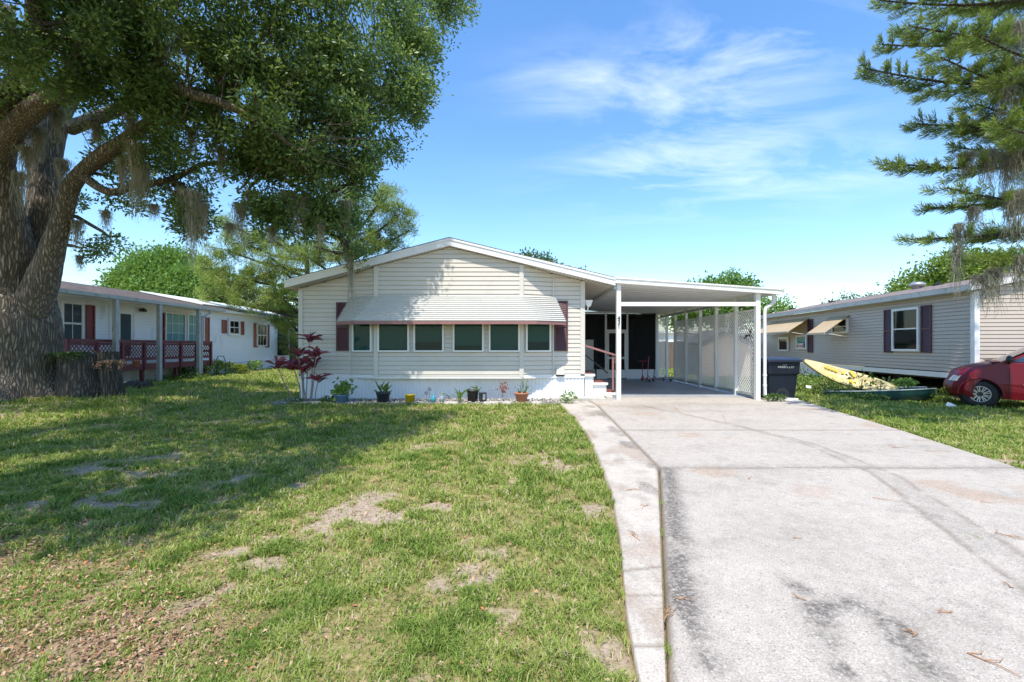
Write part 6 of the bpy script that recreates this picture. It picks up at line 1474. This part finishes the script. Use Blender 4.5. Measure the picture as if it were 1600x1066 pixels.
def pot(px0, px1, yt, yb, D, mat, name, lab, taper=.72, extra=None):
    r = (px1-px0)/2/F*D; x = XD((px0+px1)/2, D); z0 = ZD(yb, D); zt = ZD(yt, D); h_ = zt-z0
    T = thing(name, lab, 'plant pot', (x, D, z0)); m = MB(); z0_ = z0
    m.lathe((x, D, z0), [(0, 0), (r*taper, 0), (r*(taper*.3+.7)*.97, h_*.8), (r*.96, h_*.84), (r, h_*.84), (r, h_), (r*.9, h_), (r*.88, h_*.85), (0, h_*.85)], 24); m.build('pot', mat, T)
    m = MB(); m.lathe((x, D, z0+h_*.86), [(r*.88, 0), (0, .01)], 18); m.build('soil', M['dark'], T); return T, x, D, zt, r
M['potblue'] = paint('slate_blue_glaze', (.11, .20, .30), .4, .12, 5); M['potdark'] = paint('dark_navy_pot', (.018, .025, .035), .4, .1, 5); M['yellow'] = paint('yellow_plastic', (.75, .50, .015), .45, .08, 5)
GZ = .03
T, x, D, z, r = pot(522.5, 545.5, 616, 632.5, 11.2, M['potblue'], 'potted_plant', 'slate blue pot with bushy bright green leaves by the skirting', .68)
c = np.array([x, D, z+.12])+rng.normal(size=(150, 3))*np.array([.12, .10, .10]); v, f, t = leafquads(c, unit(rng.normal(size=(150, 3))+np.array([0, 0, .3])), .13, .09, .2+.7*rng.random(150)); npmesh('foliage', v, f, M['greenleaf'], T, attrs={'tint': t})
T, x, D, z, r = pot(587.5, 610, 612.5, 632.5, 11.2, M['potdark'], 'potted_plant', 'dark tall pot with a few broad upright dark green leaves', .74)
strap((x, D, z-.03), 12, .32, .085, 1.1, 'midleaf', 'foliage', T, droop=.25, spread=.05)
m = MB(); xa, xb = XD(633, 11.25), XD(648.5, 11.25); z0, z1 = ZD(632, 11.25), ZD(617.5, 11.25); xc = (xa+xb)/2; r = (xb-xa)/2
m.lathe((xc, 11.25, z0), [(0, 0), (r*.86, 0), (r, z1-z0), (r*1.05, z1-z0), (r*1.05, z1-z0+.015), (r*.92, z1-z0+.01), (r*.8, .02), (0, .02)], 20); tag(m.build('yellow_bucket', M['yellow']), 'small empty yellow bucket pot on the gravel bed', 'bucket')
def bottle(px, yb, yt, D, mat, lab, k=1):
    x = XD(px, D); z0 = ZD(yb, D); h_ = ZD(yt, D)-z0; m = MB(); m.lathe((x, D, z0), [(0, 0), (.055*k, 0), (.058*k, h_*.55), (.03*k, h_*.72), (.018*k, h_*.8), (.02*k, h_), (0, h_)], 14); tag(m.build('glass_bottle', mat), lab, 'bottle')
bottle(677, 629, 615, 11.25, paint('teal_glass', (.05, .30, .36), .1, .1, 4, coat=.5), 'teal blue squat glass bottle in the gravel bed', 1.15); bottle(690.5, 629, 613, 11.25, paint('clear_glass', (.30, .33, .36), .1, .1, 6, coat=.5), 'clear glass bottle standing right of the teal bottle', 1.15)
m = MB()
for px, py in ((666, 614), (671, 608), (669, 625)):
    c = P(px, py, 11.3); m.tube([(c[0], 11.3, 0), c], .005, 5); 
    for k in range(6): a = k*1.05; m.ball((c[0]+.03*math.cos(a), 11.3, c[2]+.03*math.sin(a)), .02, 5, (1, .4, 1))
m.ball(P(671, 626, 11.3), .05, 8)
tag(m.build('garden_stake', paint('grey_metal_flower', (.16, .20, .22), .5, .2, 10)), 'small grey metal flower stakes left of the teal bottle', 'garden stake')
T, x, D, z, r = pot(729, 748, 609, 628, 11.3, M['black'], 'potted_plant', 'black pot leaning beside arching green strap leaves', .80)
strap((x-.32, D-.02, .08), 16, .55, .035, 1.1, 'greenleaf', 'strap_leaves', T, droop=.35, spread=.04); strap((x+.08, D, z-.04), 9, .32, .03, 1.1, 'midleaf', 'foliage', T, droop=.3)
strap((x-.58, D-.02, .10), 7, .34, .03, .9, 'midleaf', 'side_leaves', T, droop=.35, spread=.03)
m = MB(); xa, xb, y_ = XD(748.5, 11.25), XD(760, 11.25), 11.2; z0, z1 = ZD(628, 11.2), ZD(614, 11.2)
m.box(xa, xb, y_, y_+.16, z1-.03, z1); m.box(xa, xb, y_, y_+.16, z0, z0+.04)
for a in (xa, xb-.02):
    for b in (y_, y_+.14): m.box(a, a+.02, b, b+.02, z0+.04, z1-.03)
m.box(xa+.03, xa+.09, y_+.04, y_+.1, z0+.04, z1-.04)
tag(m.build('garden_lantern', M['black']), 'small square black garden lantern beside the black pot', 'lantern')
T = thing('wilted_flower', 'wilted reddish brown flower stalk against the white skirting', 'plant', P(785, 628, 11.4)); m = MB(); c = P(787, 606, 11.4); m.tube([(c[0]-.03, 11.4, 0), (c[0], 11.4, c[2])], .007, 5); m.tube([(c[0]-.38, 11.45, .28), (c[0]-.1, 11.42, c[2]-.02), c], .004, 4); m.build('stem', M['twig'], T)
q = np.array(c)+rng.normal(size=(60, 3))*np.array([.06, .05, .08]); v, f, t = leafquads(q, unit(rng.normal(size=(60, 3))), .07, .05, .5+.5*rng.random(60)); npmesh('petals', v, f, leafmat('russet_petals', [(0, (.20, .06, .05)), (1, (.42, .16, .12))]), T, attrs={'tint': t})
T, x, D, z, r = pot(803.5, 826.5, 613.5, 628, 11.3, M['terra'], 'potted_plant', 'terracotta pot with spiky aloe leaves under the right window', .66)
strap((x, D, z-.02), 26, .30, .028, 1.15, 'midleaf', 'aloe', T, droop=.12, spread=.07, tones=(.4, 1))
def bush(px, py, D, r, mat, name, lab, n=260, L=.10, W=.05, sq=(1, 1, .8)):
    c0 = np.array(P(px, py, D)); u = unit(rng.normal(size=(n, 3)))*(rng.random(n)**.4)[:, None]*r*np.array(sq); v, f, t = leafquads(c0+u, unit(u+rng.normal(size=(n, 3))*r*.5+np.array([0, 0, r*.3])), L, W, rng.random(n))
    T = thing(name, lab, 'plant', (c0[0], c0[1], max(0, c0[2]-r))); npmesh('foliage', v, f, M[mat], T, attrs={'tint': t}); m = MB()
    for k in range(5): m.tube([(c0[0]+rnd.gauss(0, r*.1), c0[1], c0[2]-r*1.3), (c0[0]+rnd.gauss(0, r*.4), c0[1]+rnd.gauss(0, r*.3), c0[2])], [.010, .005], 4)
    m.build('stem', M['darkbark'], T); return T
bush(889, 622, 11.0, .20, 'greenleaf', 'weed_plant', 'leafy green weed beside the top of the cracked walkway', 130, .07, .045)
bush(567, 627, 11.35, .07, 'greenleaf', 'weed_plant', 'tiny weed sprouting between the blue pot and the dark pot', 40, .04, .025)
bush(512, 627, 11.2, .16, 'midleaf', 'weed_plant', 'low dark green weeds between the red cordyline and the blue pot', 130, .07, .045, (1.4, .8, .7))
bush(466, 628, 11.1, .18, 'midleaf', 'weed_plant', 'low green weeds at the foot of the red cordyline canes', 150, .06, .03, (1.8, .8, .5))
for px, py, D, lab, mt in ((339, 573, 20.0, 'round lime green bush beside the garden hose', 'limeleaf'), (360, 576, 21.0, 'lime green bush second from the garden hose', 'limeleaf'), (378, 576, 21.8, 'smallest sparse lime bush by the white skirting', 'limeleaf'), (398, 572, 22.8, 'bright low green bush nearest the screened porch', 'greenleaf'), (318, 577, 19.2, 'pale green bush half hidden by the porch downspout', 'limeleaf')):
    bush(px, py, D, .33 if 'smallest' not in lab else .22, mt, 'garden_bush', lab, 240, .13, .07)
bush(289, 583, 18.3, .42, 'midleaf', 'garden_bush', 'dark leafy shrub growing under the right end of the deck', 300, .13, .06); bush(262, 591, 16.6, .2, 'midleaf', 'weed_plant', 'low weeds at the foot of the middle porch post', 160, .1, .05, (2.5, 1, .6)); bush(305, 590, 17.3, .3, 'midleaf', 'weed_plant', 'ground weeds around the far porch post', 260, .1, .05, (2, 1, .6))
# weeds over the canoe and along the crawl space
for px, py, D, r, lab, sq in ((1345, 592, 12.7, .28, 'leafy vine sprawling over the middle of the kayak', (1.5, .6, .8)), (1375, 600, 12.6, .26, 'green vine covering the low end of the kayak', (1.6, .6, .7)), (1415, 598, 12.6, .2, 'thin weed sprouting from the green canoe', (1.6, .6, .6)), (1275, 598, 13.4, .45, 'bright weeds between the bin and the canoe', (1.3, .8, .6)), (1250, 590, 14.0, .35, 'tall weeds behind the rubbish bin', (1, .8, .8)), (1476, 620, 12.0, .28, 'pale flowering weeds between the canoe and the van bumper', (1, .7, .8)), (1300, 608, 12.9, .4, 'weeds under the raised bow of the yellow kayak', (1.6, .6, .5)), (1335, 622, 12.3, .3, 'long grass along the near side of the canoe', (3.2, .5, .4)), (1212, 622, 11.4, .16, 'grass tuft at the foot of the downspout', (1.8, .7, .5))):
    bush(px, py, D, r, 'limeleaf' if 'pale' in lab else 'greenleaf' if 'bright' in lab or 'thin' in lab else 'midleaf', 'weed_plant', lab, int((90 if 'vine' in lab else 900)*r*sq[0]), *((.12, .06) if 'vine' in lab else (.07, .035)), sq)
# gravel bed with edging stones
def rocks():
    n = 3600; x = -5.9+rng.random(n)*7.3; y = 10.98+rng.random(n)**.8*.95; s = .012+.022*rng.random(n)**2; z = np.full(n, .012)+.02*rng.random(n)
    base = np.array([(1, 0, 0), (-1, 0, 0), (0, 1, 0), (0, -1, 0), (0, 0, 1), (0, 0, -1)], float); F8 = np.array([(0, 2, 4), (2, 1, 4), (1, 3, 4), (3, 0, 4), (2, 0, 5), (1, 2, 5), (3, 1, 5), (0, 3, 5)])
    v = np.stack([x, y, z], -1)[:, None]+base[None]*s[:, None, None]*(.6+.8*rng.random((n, 6, 1)))*np.array([1, 1, .7]); f = (F8[None]+(np.arange(n)*6)[:, None, None]).reshape(-1, 3)
    m, nt, b = newmat('gravel'); a = nt.nodes.new('ShaderNodeAttribute'); a.attribute_name = 'tint'; nt.links.new(ramp(nt, [(0, (.13, .11, .10)), (.5, (.36, .33, .29)), (1, (.66, .63, .58))], a.outputs['Fac']).outputs[0], b.inputs['Base Color']); b.inputs['Roughness'].default_value = .85
    tag(npmesh('gravel', v.reshape(-1, 3), f, m, attrs={'tint': np.repeat(rng.random(n), 6)}), 'mixed pale gravel in the bed along the white skirting', 'gravel', kind='stuff')
rocks()
bd = MB(); bd.box(-5.95, 1.3, 10.97, 11.99, -.055, .010)
tag(bd.build('flower_bed', paint('bed_soil', (.27, .235, .19), .9, .3, 14, bumps=.5)), 'bare soil bed along the front of the beige house', 'bed', kind='structure')
stm = paint('edging_stone', (.50, .47, .42), .85, .25, 8, bumps=.5)
for px, w_, lb in ((478, .30, 'flat edging stone under the red cordyline'), (492, .26, 'rounded edging stone just right of the cordyline canes'), (768, .42, 'long flat pale slab behind the grass edge right of the lantern'), (792, .30, 'short flat pale slab left of the terracotta pot'), (704, .36, 'flat grey stone in front of the clear bottle'), (655, .34, 'flat stone right of the yellow bucket'), (838, .28, 'small stone right of the terracotta pot')):
    x = XD(px, 11.0); m = MB(); n = 10; rr_ = random.Random(px)
    ring = [(x+w_/2*math.cos(a)*rr_.uniform(.85, 1.1), 11.04+.11*math.sin(a)*rr_.uniform(.85, 1.1)) for a in np.linspace(0, 2*math.pi, n, endpoint=False)]
    m.loft([[(a, b, -.02) for a, b in ring], [(a, b, .04) for a, b in ring], [(x+(a-x)*.85, 11.04+(b-11.04)*.85, .055) for a, b in ring]]); tag(m.build('edging_stone', stm), lb, 'stone')
# white scrap by the van bumper and weeds
m = MB(); c = P(1487, 624, 11.3); m.poly([(c[0]-.12, c[1], -.09), (c[0]+.10, c[1]-.03, -.13), (c[0]+.10, c[1]-.02, -.08), (c[0]-.05, c[1]+.03, -.01)], (.0, .03, .02)); tag(m.build('plastic_scrap', M['white']), 'crumpled white plastic scrap under the van bumper', 'scrap')
m = MB(); c = P(1264, 604, 13.0); m.poly([(c[0]-.06, c[1], c[2]-.04), (c[0]+.05, c[1]-.03, c[2]-.05), (c[0]+.06, c[1]-.02, c[2]-.01), (c[0]-.03, c[1]+.03, c[2]+.01)], (.0, .05, .02)); tag(m.build('plastic_scrap', M['white']), 'small white plastic scrap in the weeds beside the bin', 'scrap')
# ================================================================ sky, sun, camera
w = bpy.data.worlds.new('World'); SC.world = w; w.use_nodes = True; nt = w.node_tree; bg = nt.nodes['Background']
LD = Vector((.095, .45, -.90)).normalized()           # direction the sunlight travels
sun_el = math.asin(-LD.z); az = math.atan2(-LD.x, -LD.y)        # compass angle of the sun from +Y toward +X
sky = nt.nodes.new('ShaderNodeTexSky'); sky.sky_type = 'NISHITA'; sky.sun_disc = False; sky.sun_elevation = sun_el; sky.sun_rotation = az
sky.air_density = 1.25; sky.dust_density = .5; sky.ozone_density = 2.6; sky.altitude = 0
tc = nt.nodes.new('ShaderNodeTexCoord')
sep = nt.nodes.new('ShaderNodeSeparateXYZ'); nt.links.new(tc.outputs['Generated'], sep.inputs[0])
def mth(op, a, b=None, c=None, clamp=False):
    n = nt.nodes.new('ShaderNodeMath'); n.operation = op; n.use_clamp = clamp
    for i, v in enumerate((a, b, c)):
        if v is None: continue
        if hasattr(v, 'node'): nt.links.new(v, n.inputs[i])
        else: n.inputs[i].default_value = v
    return n.outputs[0]
zc_ = mth('MAXIMUM', sep.outputs[2], .02); zz = mth('ADD', zc_, .10)
u = mth('DIVIDE', sep.outputs[0], zz); v = mth('DIVIDE', sep.outputs[1], zz)
cmb = nt.nodes.new('ShaderNodeCombineXYZ'); nt.links.new(u, cmb.inputs[0]); nt.links.new(v, cmb.inputs[1])
mp = nt.nodes.new('ShaderNodeMapping'); mp.inputs['Rotation'].default_value = (0, 0, R(-38)); mp.inputs['Scale'].default_value = (1.0, 2.2, 1); mp.inputs['Location'].default_value = (2.3, .7, 0); nt.links.new(cmb.outputs[0], mp.inputs[0])
n1 = N(nt, 'ShaderNodeTexNoise', Scale=1.5, Detail=9, Roughness=.60, Distortion=.55); nt.links.new(mp.outputs[0], n1.inputs['Vector'])
n2 = N(nt, 'ShaderNodeTexNoise', Scale=.9, Detail=3, Roughness=.5); nt.links.new(cmb.outputs[0], n2.inputs['Vector'])
# cloud banks: where the wisps gather, as directions in the sky
def bank(dx, dz, sx, sz, amp):
    yy = mth('MAXIMUM', sep.outputs[1], .05)
    a = mth('DIVIDE', mth('SUBTRACT', mth('DIVIDE', sep.outputs[0], yy), dx), sx); b = mth('DIVIDE', mth('SUBTRACT', mth('DIVIDE', sep.outputs[2], yy), dz), sz)
    r2 = mth('ADD', mth('MULTIPLY', a, a), mth('MULTIPLY', b, b)); return mth('MULTIPLY', mth('POWER', 2.718, mth('MULTIPLY', r2, -1)), amp)
tot = None
for q in ((.46, .54, .28, .17, .9), (.20, .58, .12, .05, .5), (.72, .39, .35, .06, .4), (.30, .36, .22, .06, .5), (.55, .68, .22, .07, .9), (.06, .58, .12, .06, .4), (.12, .13, .35, .05, .25), (1.0, .10, .5, .05, .4)):
    b_ = bank(*q); tot = b_ if tot is None else mth('ADD', tot, b_)
cl = ramp(nt, [(.42, (0, 0, 0)), (.78, (1, 1, 1))], n1.outputs['Fac']).outputs[0]
sepc = nt.nodes.new('ShaderNodeSeparateColor'); nt.links.new(cl, sepc.inputs[0])
amt = mth('MULTIPLY', mth('MULTIPLY', sepc.outputs[0], mth('MINIMUM', tot, 1.1)), .66, clamp=True)
hs = nt.nodes.new('ShaderNodeHueSaturation'); hs.inputs['Saturation'].default_value = 1.17; hs.inputs['Value'].default_value = 1.03; nt.links.new(sky.outputs[0], hs.inputs['Color'])
SKYK = .15
white = (6.2, 6.5, 7.0)
mx = nt.nodes.new('ShaderNodeMix'); mx.data_type = 'RGBA'; nt.links.new(amt, mx.inputs[0]); nt.links.new(mixc(nt, 1, hs.outputs[0], (.87, .955, 1.05), 'MULTIPLY'), mx.inputs[6]); mx.inputs[7].default_value = (*white, 1)
nt.links.new(mx.outputs[2], bg.inputs[0]); bg.inputs[1].default_value = SKYK
sl_ = bpy.data.lights.new('sun', 'SUN'); sl_.energy = 3.5; sl_.angle = R(.55); sl_.color = (1, .93, .83)
so_ = bpy.data.objects.new('sun', sl_); COL.objects.link(so_); so_.location = (-5, -20, 30); so_.rotation_euler = LD.to_track_quat('-Z', 'Y').to_euler()
cam = bpy.data.cameras.new('camera'); co = bpy.data.objects.new('camera', cam); COL.objects.link(co); SC.camera = co
co.location = (0, 0, EYE); co.rotation_euler = (R(90), 0, 0); cam.sensor_width = 36; cam.lens = 16; cam.shift_y = (HZ-533)/1600; cam.clip_end = 2000; cam.clip_start = .05
vs = SC.view_settings; SC.display_settings.display_device = 'sRGB'; vs.view_transform = 'Standard'; vs.look = 'None'; vs.gamma = 1; vs.use_curve_mapping = False; vs.exposure = .82
SC.cycles.max_bounces = 8; SC.cycles.transparent_max_bounces = 16; SC.cycles.diffuse_bounces = 4; SC.cycles.caustics_reflective = False; SC.cycles.caustics_refractive = False
print('total objects', len(bpy.data.objects))
